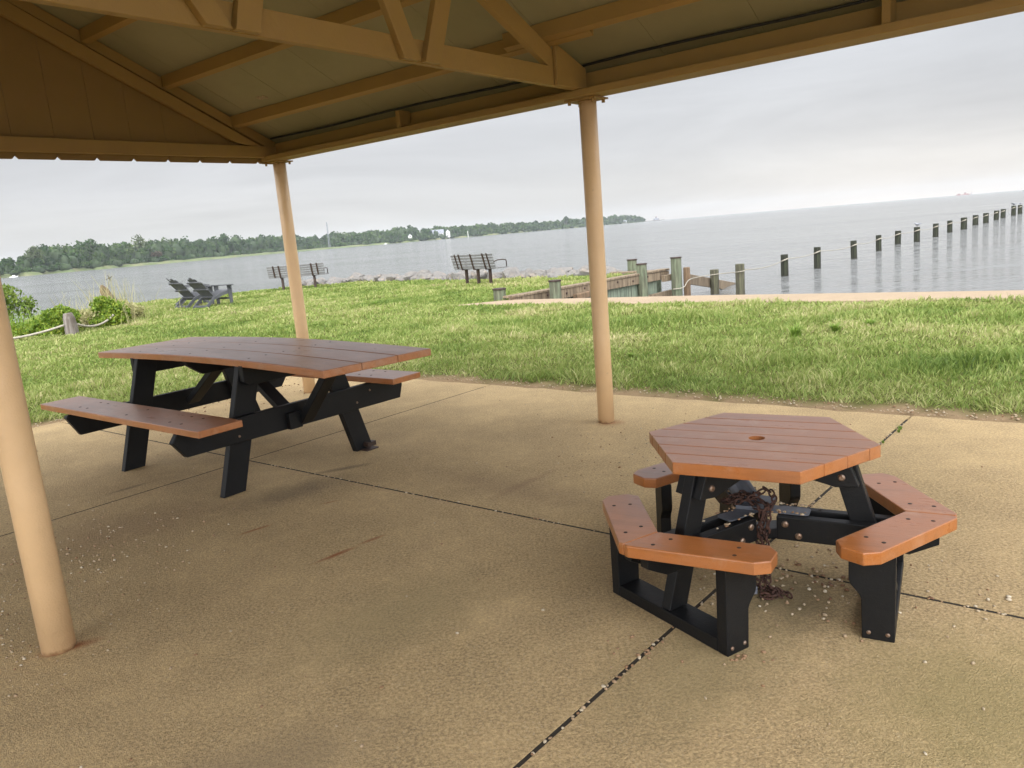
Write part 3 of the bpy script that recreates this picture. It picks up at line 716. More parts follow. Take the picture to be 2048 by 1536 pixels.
for i in range(n-2):
    a=Wd*(.1+i*.2); b=a+Wd*.19; z1=-.12+rnd.uniform(-.01,.01)
    mb.beam(a.lerp(b,.5)+Vector((0,0,-1.6)),a.lerp(b,.5)+Vector((0,0,z1)),.19,.045,up=tuple(Wn))
mb.build('sheet_boards',M['sheet'],bk)
mb=MB(); mb.beam(Wp*.62+Wn*.10+Vector((0,0,-.60)),Wp+Wn*.12+Wd*.1+Vector((0,0,-.55)),.09,.2); mb.beam(Wp*.93+Wn*.18+Vector((0,0,-.12)),Wp+Wd*.25+Wn*.20+Vector((0,0,-.12)),.1,.16); mb.build('lower_wale',M['plank'],bk,bevel=.006)
c=Wp; e=Vector((2.9-.04,20.95-15.62,0))
mb=MB(); mb.beam(c+Vector((-.1,.12,.05)),e+Vector((0,0,.05)),.2,.05); mb.build('return_rail',M['plank'],bk,bevel=.006)
mb=MB(); mb.beam(c+Vector((-.1,.12,-.9)),e+Vector((0,0,-.9)),.06,1.82); mb.build('return_boards',M['sheet'],bk)
mb=MB(); mb.beam((1.55,17.02,-.17),(2.05,17.50,-.13),.14,.14); o=mb.build('fallen_timber',M['palebrown'],bevel=.02); tag(o,'short orange brown timber end lying under the bulkhead rail','timber')
mb=MB(); mb.beam((4.97,20.75,-.27),(6.15,22.85,-.605),.07,.27); mb.beam((6.16,22.87,-.608),(7.75,25.7,-1.06),.07,.27)
o=mb.build('groin_plank',M['plank'],bevel=.008); tag(o,'grey plank groin sloping from the corner piles down into the water','groin')

PL=[((6.14,22.5),-.187,'squat piling beside the sloping groin plank, nearest the shore'),((6.62,21.63),-.03,'second piling from the shore, brownish with a rope round it'),((9.73,26.69),-.16,'third piling from the shore in the bay'),((11.71,28.79),-.11,'fourth piling from the shore in the bay'),((14.77,32.46),-.155,'fifth piling from the shore, leaning slightly'),((17.56,36.09),-.165,'sixth piling from the shore in the bay'),((20.5,40.15),-.2,'seventh piling from the shore, left of the one with the gull'),((21.95,40.97),-.121,'piling with a gull standing on top'),((24.92,44.53),-.139,'first piling beyond the gull'),((28.06,48.54),-.164,'second piling beyond the gull'),((30.46,51.1),-.126,'third piling beyond the gull'),((34.74,56.88),-.183,'fourth piling beyond the gull'),((36.84,59.0),-.157,'fifth piling beyond the gull'),((40.49,63.55),-.141,'sixth piling beyond the gull'),((43.24,66.93),-.143,'seventh piling beyond the gull'),((47.0,71.27),-.02,'second farthest piling, with a dark bird on top'),((49.49,74.1),-.06,'farthest piling in the row, with a pale bird on top')]
for i,((x,y),zt,lb) in enumerate(PL):
    r=.125 if i<6 else .15
    if i>9: r=.19
    if i==4: ln=(-.05,0)
    elif i<2: ln=(0,0)
    else: ln=(rnd.uniform(-.03,.03),0)
    pile('bay_piling',x,y,-1.6,zt,r,'wetpile' if i>1 else 'midpile','dark weathered '+lb if i>1 else 'weathered '+lb,'piling','pilings standing in the bay',cap=False,lean=ln)
# rope strung along the pilings
pts=[(4.50,19.60,-.33),(4.93,20.38,-.20)]
seq=[((6.10,22.33),-.32),((6.62,21.5),-.20)]
rp=MB()
ctl=[Vector((4.30,19.62,-.38)),Vector((4.55,19.62,-.36)),Vector((4.92,20.40,-.22))]
for (x,y),zt,lb in [(PL[1][0],PL[1][1],'')]+[(p[0],p[1],'') for p in PL[2:]]:
    pass
path=[Vector((4.28,19.60,-.40)),Vector((4.56,19.61,-.37)),Vector((4.95,20.42,-.24)),Vector((6.13,22.35,-.32)),Vector((6.55,21.49,-.24)),Vector((6.74,21.55,-.22))]
rp.tube(bez(path,6),.013,6)
prev=Vector((6.74,21.6,-.20))
for (x,y),zt,lb in PL[2:]:
    r=.15 if y>37 else .127
    d=Vector((x,y,0)).normalized(); sd=Vector((d.y,-d.x,0))
    ql=Vector((x,y,zt-.22))-d*(r+.01)-sd*r*.8; qr=Vector((x,y,zt-.14))-d*(r+.01)+sd*r*.8; qm=(ql+qr)/2-d*.03
    L=(ql-prev).length; sag=.012*L
    rad=.016+.0006*y/2
    rp.tube([prev.lerp(ql,f)-Vector((0,0,sag*4*f*(1-f))) for f in np.linspace(0,1,9)],.013,5)
    rp.tube([ql,qm,qr],rad,6)
    prev=qr
o=rp.build('mooring_rope',M['rope'],smooth=True); tag(o,'pale rope strung from piling to piling across the bay','rope')
def gull(x,y,z,rz,label,flat=False,mat='gull'):
    o=empty('gull',(x,y,z),rz); tag(o,label,'gull')
    V=[];pts=[(-.26,0,.155),(-.16,0,.15),(-.05,0,.135),(.06,0,.15),(.13,0,.18),(.165,0,.215),(.20,0,.225),(.235,0,.218),(.27,0,.21)]
    rr=[.006,.03,.062,.062,.045,.030,.033,.022,.004]
    mb=MB(); mb.tube(pts,rr,10); mb.build('body',M[mat],o,smooth=True)
    for s in(1,-1):
        mb=MB(); mb.tube([(.02,s*.02,.09),(.025,s*.02,.0)],.005,5); mb.box((.015,s*.02-.015,0),(.06,s*.02+.015,.006)); mb.build('leg',M['screw'],o)
        mb=MB(); mb.prism([(-.30,.150),(-.1,.115),(.07,.135),(.08,.17),(-.05,.19)],lambda a,b,t:(a,t+s*.052,b),-.006,.006); mb.build('wing',M['roof'],o)
    return o
gull(21.95,40.97,-.121,R(200),'grey gull standing on the piling in the middle of the row')
gull(47.0,71.27,-.02,R(170),'dark bird on the second farthest piling',mat='glass')
gull(49.49,74.1,-.06,R(10),'pale bird on the farthest piling')

# ------------------------------------------------------------------ riprap boulders
def rockmesh(seed):
    bm=bmesh.new(); bmesh.ops.create_icosphere(bm,subdivisions=3,radius=1)
    for v in bm.verts:
        p=v.co.copy(); n=noise.noise(p*1.1+Vector((seed*7.3,0,0)))*.45+noise.noise(p*2.7+Vector((0,seed*3.1,0)))*.2
        v.co=p*(1+n)
    # cut facets
    rr=random.Random(seed)
    for k in range(7):
        nrm=Vector((rr.uniform(-1,1),rr.uniform(-1,1),rr.uniform(-.6,1))).normalized()
        for v in bm.verts:
            d=v.co.dot(nrm)-.68
            if d>0: v.co-=nrm*d*.93
    me=bpy.data.meshes.new('boulder'); bm.to_mesh(me); bm.free(); me.materials.append(M['rock']); return me
rms=[rockmesh(i+1) for i in range(6)]
line=[(3.3,21.6),(1.5,22.8),(-.4,24.6),(-2.6,27.1),(-5.5,29.7),(-8.2,29.9)]
L=[0]
for a,b in zip(line[:-1],line[1:]): L.append(L[-1]+math.hypot(b[0]-a[0],b[1]-a[1]))
for i in range(120):
    s=L[-1]*(i//3+rnd.random()*.8)/40
    s=min(s,L[-1]-.01)
    j=max(k for k in range(len(L)) if L[k]<=s); f=(s-L[j])/(L[j+1]-L[j]); a,b=Vector(line[j]),Vector(line[j+1]); p=a.lerp(b,f); d=(b-a).normalized(); nn=Vector((d.y,-d.x)); 
    if nn.y<0: nn=-nn
    row=i%3; off=(-.45,.15,.8)[row]+rnd.uniform(-.15,.2); q=p+nn*off
    sz=rnd.uniform(.26,.46)*(1 if row else .8)
    o=bpy.data.objects.new('boulder',rms[i%6]); COL.objects.link(o)
    o.location=(q.x,q.y,(.0,-.08,-.38)[row]+rnd.uniform(-.07,.10)); o.scale=(sz*rnd.uniform(.9,1.4),sz*rnd.uniform(.8,1.2),sz*rnd.uniform(.55,.8)); o.rotation_euler=(rnd.uniform(-.4,.4),rnd.uniform(-.4,.4),rnd.uniform(0,6.28))
    tag(o,'rough grey boulder in the riprap between the lawn edge and the water','boulder','riprap boulders along the shore')

# ------------------------------------------------------------------ leaf clouds
def leaves(n,fn,size,mat,name,parent=None,updown=.4,seed=0,elong=1.6):
    r=np.random.default_rng(seed); P=fn(r,n); n=len(P)
    d=r.normal(size=(n,3)); d/=np.linalg.norm(d,axis=1)[:,None]; e=r.normal(size=(n,3)); e[:,2]*=updown
    a=np.cross(d,e); a/=np.linalg.norm(a,axis=1)[:,None]; b=np.cross(d,a)
    s=size*r.uniform(.6,1.35,n)[:,None]
    V=np.stack([P-a*s*elong*.5,P+b*s*.42,P+a*s*elong*.5,P-b*s*.42],1).reshape(-1,3)
    F=np.arange(4*n).reshape(-1,4)
    return npmesh(name,V,F4=F,mat=M[mat],attr={'rnd':np.repeat(r.random(n),4)},parent=parent)
def blobfn(blobs,shell=.55):
    w=np.array([b[3]*b[4]*b[5] for b in blobs])**.75; w=w/w.sum()
    def fn(r,n):
        k=r.choice(len(blobs),n,p=w); B=np.array([b[:6] for b in blobs])[k]
        d=r.normal(size=(n,3)); d/=np.linalg.norm(d,axis=1)[:,None]; rad=(shell+(1-shell)*r.random(n))**1.0
        rad*=1+.16*np.sin(d[:,0]*5+k)*np.cos(d[:,2]*6+k*2)
        return B[:,:3]+d*B[:,3:6]*rad[:,None]
    return fn
def shrub(name,loc,blobs,n,size,mat,label,cat,stem=True,seed=0,group=None):
    root=empty(name,loc); tag(root,label,cat,group)
    leaves(n,blobfn(blobs,.35),size,mat,'foliage',root,seed=seed)
    if stem:
        mb=MB(); rr=random.Random(seed)
        for b in blobs:
            mb.tube([(b[0]*.3+rr.uniform(-.05,.05),b[1]*.3,-.15),(b[0]*.7,b[1]*.7,b[2]*.5),(b[0],b[1],b[2]+b[5]*.4)],[.014,.010,.005],5)
        mb.build('stem',M['bark'],root,smooth=True)
    return root
# left bank: positions along the lawn edge
shrub('leafy_shrub',(-12.3,19.2,-.2),[(-.3,0,.6,.6,.5,.5),(.12,0,.98,.30,.34,.34),(.45,.1,.72,.26,.3,.30),(-.7,0,1.0,.4,.4,.3),(-.25,0,1.05,.3,.3,.26)],3000,.06,'shrub','upright leafy green shrub at the far left above the water','shrub',seed=3)
shrub('vine_mound',(-11.1,16.9,-.12),[(-.2,0,.22,.6,.5,.32),(-.9,.3,.3,.6,.5,.38),(.45,.0,.15,.5,.45,.26),(.1,-.5,.08,.7,.4,.2)],6500,.05,'vine','low tangled yellow green growth at the left edge behind the rope','bush',seed=4)
shrub('vine_mound',(-9.72,16.85,-.05),[(0,0,.34,.42,.40,.30),(.22,-.15,.36,.28,.3,.26),(-.38,.1,.20,.32,.35,.24),(.1,-.25,.12,.42,.3,.2)],8500,.045,'vine','green vine mound draping over the short drift bollard','bush',seed=5)
shrub('vine_mound',(-9.62,17.9,-.05),[(0,0,.20,.42,.5,.28),(.35,.2,.2,.35,.4,.26),(-.4,.3,.25,.45,.5,.25)],3500,.045,'reed','pale straw coloured growth between the two vine mounds','bush',seed=6)
shrub('vine_mound',(-9.28,18.15,-.05),[(0,0,.34,.38,.38,.34),(-.15,0,.50,.22,.25,.24),(.22,-.1,.28,.32,.32,.3),(.1,-.35,.14,.42,.35,.22)],8500,.048,'vine','tall dark green vine mound beside the weathered post','bush',seed=7)
shrub('vine_mound',(-9.35,19.2,-.05),[(0,0,.22,.40,.4,.24),(-.2,.1,.40,.25,.25,.2)],2200,.045,'reed','rusty yellow growth at the foot of the weathered post','bush',seed=8)
# wispy tall grasses
def wisps(name,cx,cy,sx,sy,n,h,mat,label,seed):
    r=np.random.default_rng(seed); V=[];F=[];A=[]
    for i in range(n):
        x,y=r.normal(cx,sx),r.normal(cy,sy); hh=h*r.uniform(.5,1.1); lx,ly=r.normal(0,.22,2)*hh; w=.006+.004*r.random(); c=len(V)
        for f in(0,.35,.7,1): 
            px,py,pz=x+lx*f*f,y+ly*f*f,hh*f-.05; V+=[(px-w*(1-f*.8),py,pz),(px+w*(1-f*.8),py,pz)]
        F+=[(c,c+1,c+3,c+2),(c+2,c+3,c+5,c+4),(c+4,c+5,c+7,c+6)]; A+=[r.random()]*8
    o=npmesh(name,np.array(V),F4=np.array(F),mat=M[mat],attr={'rnd':np.array(A)}); tag(o,label,'grass',kind='stuff'); return o
wisps('tall_grass',-9.7,18.6,.5,.7,130,.85,'reed','tall pale grass rising between the vine mounds',1)
wisps('tall_grass',-9.75,19.4,.25,.3,60,1.2,'reed','tallest straw stalks beside the weathered post',2)
wisps('tall_grass',-11.4,18.0,.8,.5,260,.55,'weed','green grass clump at the far left behind the rope',3)
# bollards with rope
mb=MB(); mb.tube([(0,0,-.2),(0,0,.12),(-.01,0,.33),(-.02,0,.45)],[.14,.13,.115,.085],12); o=mb.build('drift_bollard',M['driftpost'],bevel=.02); o.location=(-9.2,16.35,0); tag(o,'short grey driftwood bollard holding the rope in front of the vine mound','bollard')
mb=MB(); mb.prism([(-.16,-.2),(.12,-.2),(.10,.62),(-.02,.90),(-.15,1.02),(-.20,.85),(-.13,.5)],lambda a,b,t:(a,t,b),-.11,.11); o=mb.build('weathered_post',M['palebrown'],bevel=.03); o.location=(-10.22,20.2,-.12); o.rotation_euler=(0,0,.3); tag(o,'tall weathered brown post with split top beside the vine mound','post')
mb=MB(); mb.tube([(.13,.02,-.2),(.12,.02,.4),(.05,.02,.72)],[.08,.08,.07],10); mb.build('side_stake',M['driftpost'],o)
mb=MB(); mb.tube([(0,0,0),(.01,0,.10),(.05,0,.24)],.006,6); w=mb.build('garden_spinner',M['dmetal']); 
mb=MB()
for k in range(4): mb.beam((.05,0,.24),(.05+.09*math.cos(k*PI/2+.4),0,.24+.09*math.sin(k*PI/2+.4)),.012,.02,up=(0,1,0))
mb.ball((.05,0,.24),.028,1); mb.build('spinner_blades',M['dmetal'],w); w.location=(-10.2,20.2,.80); tag(w,'small dark garden spinner on a thin stem above the weathered post','garden ornament')
rb=MB()
def ropeseg(p,q,sag,r=.022):
    p=Vector(p);q=Vector(q); pts=[p.lerp(q,f)-Vector((0,0,sag*4*f*(1-f))) for f in np.linspace(0,1,26)]
    rb.tube(pts,[r*(1+.12*(i%2)) for i in range(26)],8)
ropeseg((-9.27,16.24,.21),(-10.75,15.05,.13),.10); ropeseg((-10.75,15.05,.13),(-12.6,14.0,.3),.15); ropeseg((-9.13,16.48,.19),(-8.98,17.75,.24),.13)
o=rb.build('barrier_rope',M['rope'],smooth=True); tag(o,'thick pale rope sagging on both sides of the short drift bollard','rope')

# ------------------------------------------------------------------ grass
def make_grass():
    N=1500000
    az=rng.uniform(R(-47),R(44),N)
    # radial distribution p(d) ~ d * d^-1.55
    d0,d1,al=4.3,33.,.50
    uu=rng.random(N); d=(d0**al+uu*(d1**al-d0**al))**(1/al)
    keep=rng.random(N)<.36
    az,d=az[keep],d[keep]
    X=d*np.sin(az); Y=d*np.cos(az); P=np.c_[X,Y]
    gm=grassmask(X,Y); sd=sdist(P,SHORE)
    pr=np.array(inner+outer); pd=sdist(P,[tuple(q) for q in pr])
    ok=(sd<-.04)&(pd>.0+.03*fbm(X,Y,3,5))&(gm>rng.random(len(X))**2*.25-.04)
    X,Y,gm,d,sd=X[ok],Y[ok],gm[ok],d[ok],sd[ok]
    n=len(X); print('grass blades',n)
    def cells(c,seed):
        i,j=np.floor(X/c),np.floor(Y/c); hsh=lambda k:np.abs(np.sin(i*127.1+j*311.7+seed*17.3+k*74.7)*43758.5453)%1
        cx,cy=(i+.2+.6*hsh(1))*c,(j+.2+.6*hsh(2))*c
        return hsh(3),(X-cx)/c,(Y-cy)/c
    wob=.10*fbm(X,Y,4,31)
    Xs,Ys=X.copy(),Y.copy(); X=X+wob; Y=Y+.10*fbm(Y,X,4,33)
    h1,dx1,dy1=cells(.17,1); h2,dx2,dy2=cells(.52,2); h3,_,_=cells(1.7,3)
    X,Y=Xs,Ys
    rough=np.zeros(n)
    for (cx,cy,rx,ry,am) in((3.75,6.25,.75,.28,1.),(2.6,6.9,.5,.25,.5),(4.2,9.2,.9,.3,.8),(.2,6.9,.5,.2,.5),(1.7,10.6,1.6,.4,.8),(-2.5,17.6,.6,.5,.8),(-4.9,12.8,.7,.4,.5),(5.6,8.2,.6,.3,.7),(-1.0,9.4,.7,.35,.5),(.6,11.9,1.2,.5,.6)):
        rough=np.maximum(rough,am*np.exp(-((X-cx)/rx)**2-((Y-cy)/ry)**2))
    tuft=np.clip(fbm(X,Y,1.7,7)*.7+(h2-.5)*1.1+(h1-.5)*.5,-1,1)
    h=(.026+.034*np.clip(tuft,0,1)+.016*rng.random(n)+.05*rough)*rng.uniform(.5,1.35,n)*(1+.012*d)
    edge=np.exp(-np.clip(gm,0,9)/.12)
    h*=1+.7*edge*(h1>.35)
    w=.0026*(d/4.5)**1.05*rng.uniform(.6,1.5,n)+.0007
    an=rng.uniform(0,2*PI,n); la=np.arctan2(dy1+rng.normal(0,.3,n),dx1+rng.normal(0,.3,n)); ln=h*np.clip(.25+1.5*np.hypot(dx1,dy1)+.5*edge,0,1.5)*rng.uniform(.4,1.2,n)
    lx=np.cos(la)*ln+.006; ly=np.sin(la)*ln; h=h*np.clip(1.1-.35*np.hypot(dx1,dy1)-.2*edge,.4,1.2)
    ax,ay=np.cos(an)*w,np.sin(an)*w
    z0=.025*fbm(X,Y,.9,3)*smooth((slabdist(X,Y)-.3)/1.5)*smooth(-sd/1.0)-.016+.02*np.clip(tuft,0,1)
    V=np.empty((n,5,3),np.float32)
    V[:,0]=np.c_[X-ax,Y-ay,z0]; V[:,1]=np.c_[X+ax,Y+ay,z0]
    V[:,2]=np.c_[X+ax*.8+lx*.35,Y+ay*.8+ly*.35,z0+h*.6]; V[:,3]=np.c_[X-ax*.8+lx*.35,Y-ay*.8+ly*.35,z0+h*.6]
    V[:,4]=np.c_[X+lx,Y+ly,z0+h]
    b=np.arange(n)*5
    patch=np.clip(fbm(X,Y,.55,12)*1.3,-1,1)
    rv=np.clip(rng.random(n)**1.3*.75+.30*(h2-.5)+.22*(h1-.5)+.25*(h3-.4)+.22*patch-.35*rough+.15,0,1.25)
    o=npmesh('lawn_grass',V.reshape(-1,3),F3=np.c_[b+3,b+2,b+4],F4=np.c_[b,b+1,b+2,b+3],mat=M['grass'],attr={'rnd':np.repeat(rv,5)})
    tag(o,'mown green lawn grass between the pavilion and the water','grass',kind='stuff')
make_grass()
# coarse weed tufts standing out of the lawn, and weeds in the slab joint
def tuft(x,y,n,h,name,label,seed,cat='weed tuft',w0=.006,kind=None):
    r=np.random.default_rng(seed); V=[];F=[];A=[]
    for i in range(n):
        a=r.uniform(0,2*PI); hh=h*r.uniform(.5,1.1); ln=hh*r.uniform(.25,1.1); bx,by=r.normal(0,h*.12,2); w=w0*r.uniform(.7,1.4); c=len(V)
        dx,dy=math.cos(a),math.sin(a)
        for f in(0,.4,.75,1):
            V+=[(bx+dx*ln*f*f-dy*w*(1-f*.85),by+dy*ln*f*f+dx*w*(1-f*.85),hh*(f-.25*f*f)),(bx+dx*ln*f*f+dy*w*(1-f*.85),by+dy*ln*f*f-dx*w*(1-f*.85),hh*(f-.25*f*f))]
        F+=[(c,c+1,c+3,c+2),(c+2,c+3,c+5,c+4),(c+4,c+5,c+7,c+6)]; A+=[r.random()]*8
    o=npmesh(name,np.array(V),F4=np.array(F),mat=M['weed'],attr={'rnd':np.array(A)}); o.location=(x,y,0)
    tag(o,label,cat,'weed tufts in the lawn' if not kind else None); return o
for i,(x,y,h,lb) in enumerate([(3.08,8.18,.17,'coarse dark weed tuft in the lawn right of the middle post, tallest'),(3.57,8.30,.13,'broad weed tuft in the lawn just right of the tallest one'),(4.00,8.42,.12,'low weed tuft farthest right in the lawn'),(1.24,7.78,.06,'small weed tuft in the lawn close to the right of the middle pavilion post'),(-2.9,17.3,.12,'dark weed tuft behind the long table right of the corner post')]):
    tuft(x,y,110,h,'weed_tuft',lb,20+i,w0=.008)
for i,(px,py) in enumerate([(1.795,.45),(1.80,.38),(1.77,.12),(1.765,.02)]):
    x,y,_=W(px,py); o=tuft(x,y,16,.035 if i<2 else .025,'joint_weed',('bright green weed','small green weed beside the bright one','tiny green sprig','lowest tiny green sprig')[i]+' growing in the slab joint by the lawn',40+i,'weed',.003,kind='x')

# ------------------------------------------------------------------ pebbles
def pebbles():
    V=[];F=[];A=[]
    bm=bmesh.new(); bmesh.ops.create_icosphere(bm,subdivisions=1,radius=1); base=np.array([v.co[:] for v in bm.verts]); bm.verts.index_update(); tri=np.array([[v.index for v in f.verts] for f in bm.faces]); bm.free()
    pts=[]
    r=np.random.default_rng(5)
    def add(u,v,s,z=0,dark=None): pts.append((*W(u,v)[:2],s,z,dark))
    for i in range(190): add(r.normal(1.95,.30),r.normal(-1.80,.24),r.uniform(.004,.0085))      # under the hexagonal table
    for i in range(110): add(r.normal(-3.95,.35),r.normal(-.35,.45),r.uniform(.004,.009),0,r.uniform(0,.35))
    for i in range(36): add(r.normal(2.05,.12),r.normal(-1.72,.09),r.uniform(.006,.009),0,.1)
    for i in range(230): add(r.normal(-1.25,.42),r.normal(-3.15,.28),r.uniform(.003,.0075))
    for i in range(420): add(r.normal(-.75,.38),r.normal(-3.75,.30),r.uniform(.002,.006))        # by the left post
    for i in range(330): add(r.uniform(-4.5,4.5),r.uniform(-4.6,.8),r.uniform(.003,.0065))
    for i in range(110): add(r.normal(.55,.35),r.normal(-.55,.30),r.uniform(.003,.006))
    for i in range(120): 
        v=r.uniform(-4.0,.6); add(1.775+.04*(v-.5)+r.normal(0,.004),v,r.uniform(.004,.007),-.002)
    for i in range(110): add(r.uniform(-1.5,3.8),-1.725+r.normal(0,.004),r.uniform(.004,.007),-.002)
    for i in range(900):                                                                       # gravel at the lawn edge
        u=r.uniform(-4.6,5.5); add(u,.86+abs(r.normal(0,.13)),r.uniform(.003,.009),-.008)
    for i in range(400):
        add(-4.8-abs(r.normal(0,.15)),r.uniform(-3.5,.8),r.uniform(.003,.008),-.008)
    for i in range(12): add(1.60+r.normal(0,.10),-2.47+r.normal(0,.03)-.02,r.uniform(.005,.008),0,.3)
    for i in range(10): add(1.95+r.normal(0,.05),-2.38+r.normal(0,.03),r.uniform(.005,.008),0,.3)
    # seeds lying on the beams of the hexagonal table
    for i in range(70):
        k=i%3; th=k*2*PI/3; rr=.06+abs(r.normal(0,.10)); tt=r.choice([-.042,.042])+r.normal(0,.006)
        rr=min(rr,.5)
        lx=rr*math.cos(th)-tt*math.sin(th); ly=rr*math.sin(th)+tt*math.cos(th); a=R(9)
        pts.append((*W(1.79+lx*math.cos(a)-ly*math.sin(a),-1.87+lx*math.sin(a)+ly*math.cos(a))[:2],r.uniform(.004,.008),.2935 if rr>.185 else .3015,r.uniform(.2,.9)))
    for i,(x,y,s,z,dk) in enumerate(pts):
        sc=np.array([r.uniform(.8,1.5),r.uniform(.7,1.1),r.uniform(.45,.8)])*s; a=r.uniform(0,6.28)
        b=base*sc*(1+r.normal(0,.09,(len(base),1))); c,s2=math.cos(a),math.sin(a)
        b=np.c_[b[:,0]*c-b[:,1]*s2+x,b[:,0]*s2+b[:,1]*c+y,b[:,2]+z+sc[2]*.75]
        V.append(b); F.append(tri+i*len(base)); A+= [r.random()*.8+.2 if dk is None else dk]*len(base)
    o=npmesh('pebbles',np.concatenate(V),F3=np.concatenate(F),mat=M['pebble'],attr={'rnd':np.array(A)},smooth=True)
    tag(o,'small tan pebbles and seed shells scattered over the concrete patio','pebbles',kind='stuff')
pebbles()

# ------------------------------------------------------------------ far shore
AZ=[-60,-45,-33,-28,-24,-19,-13.6,-11,-7,0,6,8.5,10.6]
DD=[520,540,560,620,680,760,950,1010,1050,1220,1500,1800,2050]
def shoreD(az): return float(np.interp(az,AZ,DD))
def marshdepth(az): return float(np.interp(az,[-60,-33,-27,-23,-18,-12.5,-11,-9,10.6],[6,7,9,26,50,62,40,6,5]))
azs=np.arange(-60,10.61,.25)
V=[];F=[]
for i,a in enumerate(azs):
    D=shoreD(a)+6*math.sin(a*3.1)+3*math.sin(a*7.7); m=marshdepth(a); s,c=math.sin(R(a)),math.cos(R(a))
    taper=1.0 if a<9.5 else (10.6-a)/1.1*.8+.2
    for dd,z in((-3,-1.2),(1,-.6),(4,.25),(m,1.3),(m+60*taper,2.4),(m+420*taper,5*taper),(m+430*taper,-3)):
        V.append(((D+dd)*s,(D+dd)*c,z))
n=7
for i in range(len(azs)-1):
    for j in range(n-1): F.append((i*n+j,i*n+j+1,(i+1)*n+j+1,(i+1)*n+j))
o=npmesh('far_shore_ground',np.array(V),F4=np.array(F),mat=M['marsh'],smooth=True); tag(o,kind='structure')
def crown(cx,cy,cz,rw,rh,nl,size,r,V,A,dark=0.):
    rh*=1.04
    # lumpy crown of leaf clumps
    lob=r.normal(size=(7,3)); lob/=np.linalg.norm(lob,axis=1)[:,None]; lob[:,2]=np.abs(lob[:,2])*.8-.1
    k=r.integers(0,7,nl); d=r.normal(size=(nl,3)); d/=np.linalg.norm(d,axis=1)[:,None]
    P=lob[k]*np.array([rw*.55,rw*.55,rh*.55])+d*np.array([rw*.5,rw*.5,rh*.45])*r.uniform(.6,1.05,(nl,1))
    P+=np.array([cx,cy,cz])
    a=r.normal(size=(nl,3)); a/=np.linalg.norm(a,axis=1)[:,None]; b=np.cross(a,r.normal(size=(nl,3))); b/=np.linalg.norm(b,axis=1)[:,None]
    s=size*r.uniform(.5,1.3,(nl,1))
    V.append(np.stack([P-a*s,P-b*s*.7,P+a*s,P+b*s*.7],1).reshape(-1,3)); A.append(np.repeat(np.clip(r.random()*.55+r.random(nl)*.45-dark,0,1),4))
r=np.random.default_rng(21)
V=[];A=[]
cores=MB()
def treeH(az): return float(np.interp(az,[-60,-34,-32,-31,-30,-25,-19,-14.2,-13,-12,-9,-3,0,4,6,8,9.5,10.6],[12,11,12.5,15,19,20.5,20.5,19,15,20,19,18.5,17,15,16,18,19,8]))
a=-50.
while a<10.45:
    D=shoreD(a)
    for row in range(4):
        az=a+r.uniform(-.25,.25)
        if az>10.5: continue
        taper=1.0 if az<9.5 else (10.6-az)/1.1*.8+.2
        dd=marshdepth(az)+ (6+row*16+r.uniform(-5,5))*taper; H=treeH(az)*r.uniform(.74,1.05)*(.60 if row==0 else .86 if row==1 else 1.)
        if r.random()<.07: H*=1.12
        rw=H*r.uniform(.27,.40)
        x,y=(D+dd)*math.sin(R(az)),(D+dd)*math.cos(R(az)); base=1.3+.01*dd
        size=1.15*(D/600)**.8
        nl=int(210*min(1,(600/D)**.7))
        crown(x,y,base+H*.52,rw*1.05,H*.54,nl,size,r,V,A,dark=r.choice([0,0,.12,-.18]))
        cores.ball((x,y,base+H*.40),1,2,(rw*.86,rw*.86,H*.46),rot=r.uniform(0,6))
    for q in range(5):
        az=a+r.uniform(-.35,.35)
        if az>10.4: continue
        dd=marshdepth(az)+r.uniform(-3,10); x,y=(D+dd)*math.sin(R(az)),(D+dd)*math.cos(R(az)); hh=r.uniform(2.5,6.5)*(1 if az<9.5 else .5)
        crown(x,y,.6+hh*.45,hh*.9,hh*.65,50,.75*(D/600)**.8,r,V,A)
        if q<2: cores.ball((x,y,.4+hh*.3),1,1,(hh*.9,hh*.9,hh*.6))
    a+=math.degrees(7.0/D)*(1.0 if a>-35 else 2.5)
V=np.concatenate(V); A=np.concatenate(A)
print('far quads',len(V)//4)
o=npmesh('far_woodland',V,F4=np.arange(len(V)).reshape(-1,4),mat=M['tree'],attr={'rnd':A}); tag(o,'continuous green wood lining the far shore of the bay','woodland',kind='stuff')
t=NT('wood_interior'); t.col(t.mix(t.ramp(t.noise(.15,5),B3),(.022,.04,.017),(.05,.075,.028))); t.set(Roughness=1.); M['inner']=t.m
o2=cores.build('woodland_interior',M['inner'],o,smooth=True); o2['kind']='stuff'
# individually distinguishable trees in front of the wood
def fartree(az,extra,H,rw,mat,label,nl=260,narrow=False):
    D=shoreD(az)+marshdepth(az)+extra; x,y=D*math.sin(R(az)),D*math.cos(R(az))
    root=empty('far_tree',(x,y,.8)); tag(root,label,'tree','single trees standing out of the far wood')
    V=[];A=[]
    crown(0,0,H*.62,rw,H*.42,nl,1.0*(D/650)**.8,r,V,A)
    V=np.concatenate(V); npmesh('crown',V,F4=np.arange(len(V)).reshape(-1,4),mat=M[mat],attr={'rnd':np.concatenate(A)},parent=root)
    mb=MB(); mb.tube([(0,0,-1),(0,0,H*.3),(.4,0,H*.75)],[H*.022,H*.018,H*.008],7)
    for q in range(5): an=q*1.3; mb.tube([(0,0,H*(.3+.07*q)),(rw*.6*math.cos(an),rw*.6*math.sin(an),H*(.5+.08*q))],[H*.010,H*.003],5)
    mb.build('trunk',M['bark'],root,smooth=True)
fartree(-23.6,2,9.5,4.2,'tree_red','reddish brown tree at the water side of the far wood')
fartree(-24.7,22,24.5,7.5,'tree_pale','tall pale airy tree rising above the far wood, left of the adirondack chairs')
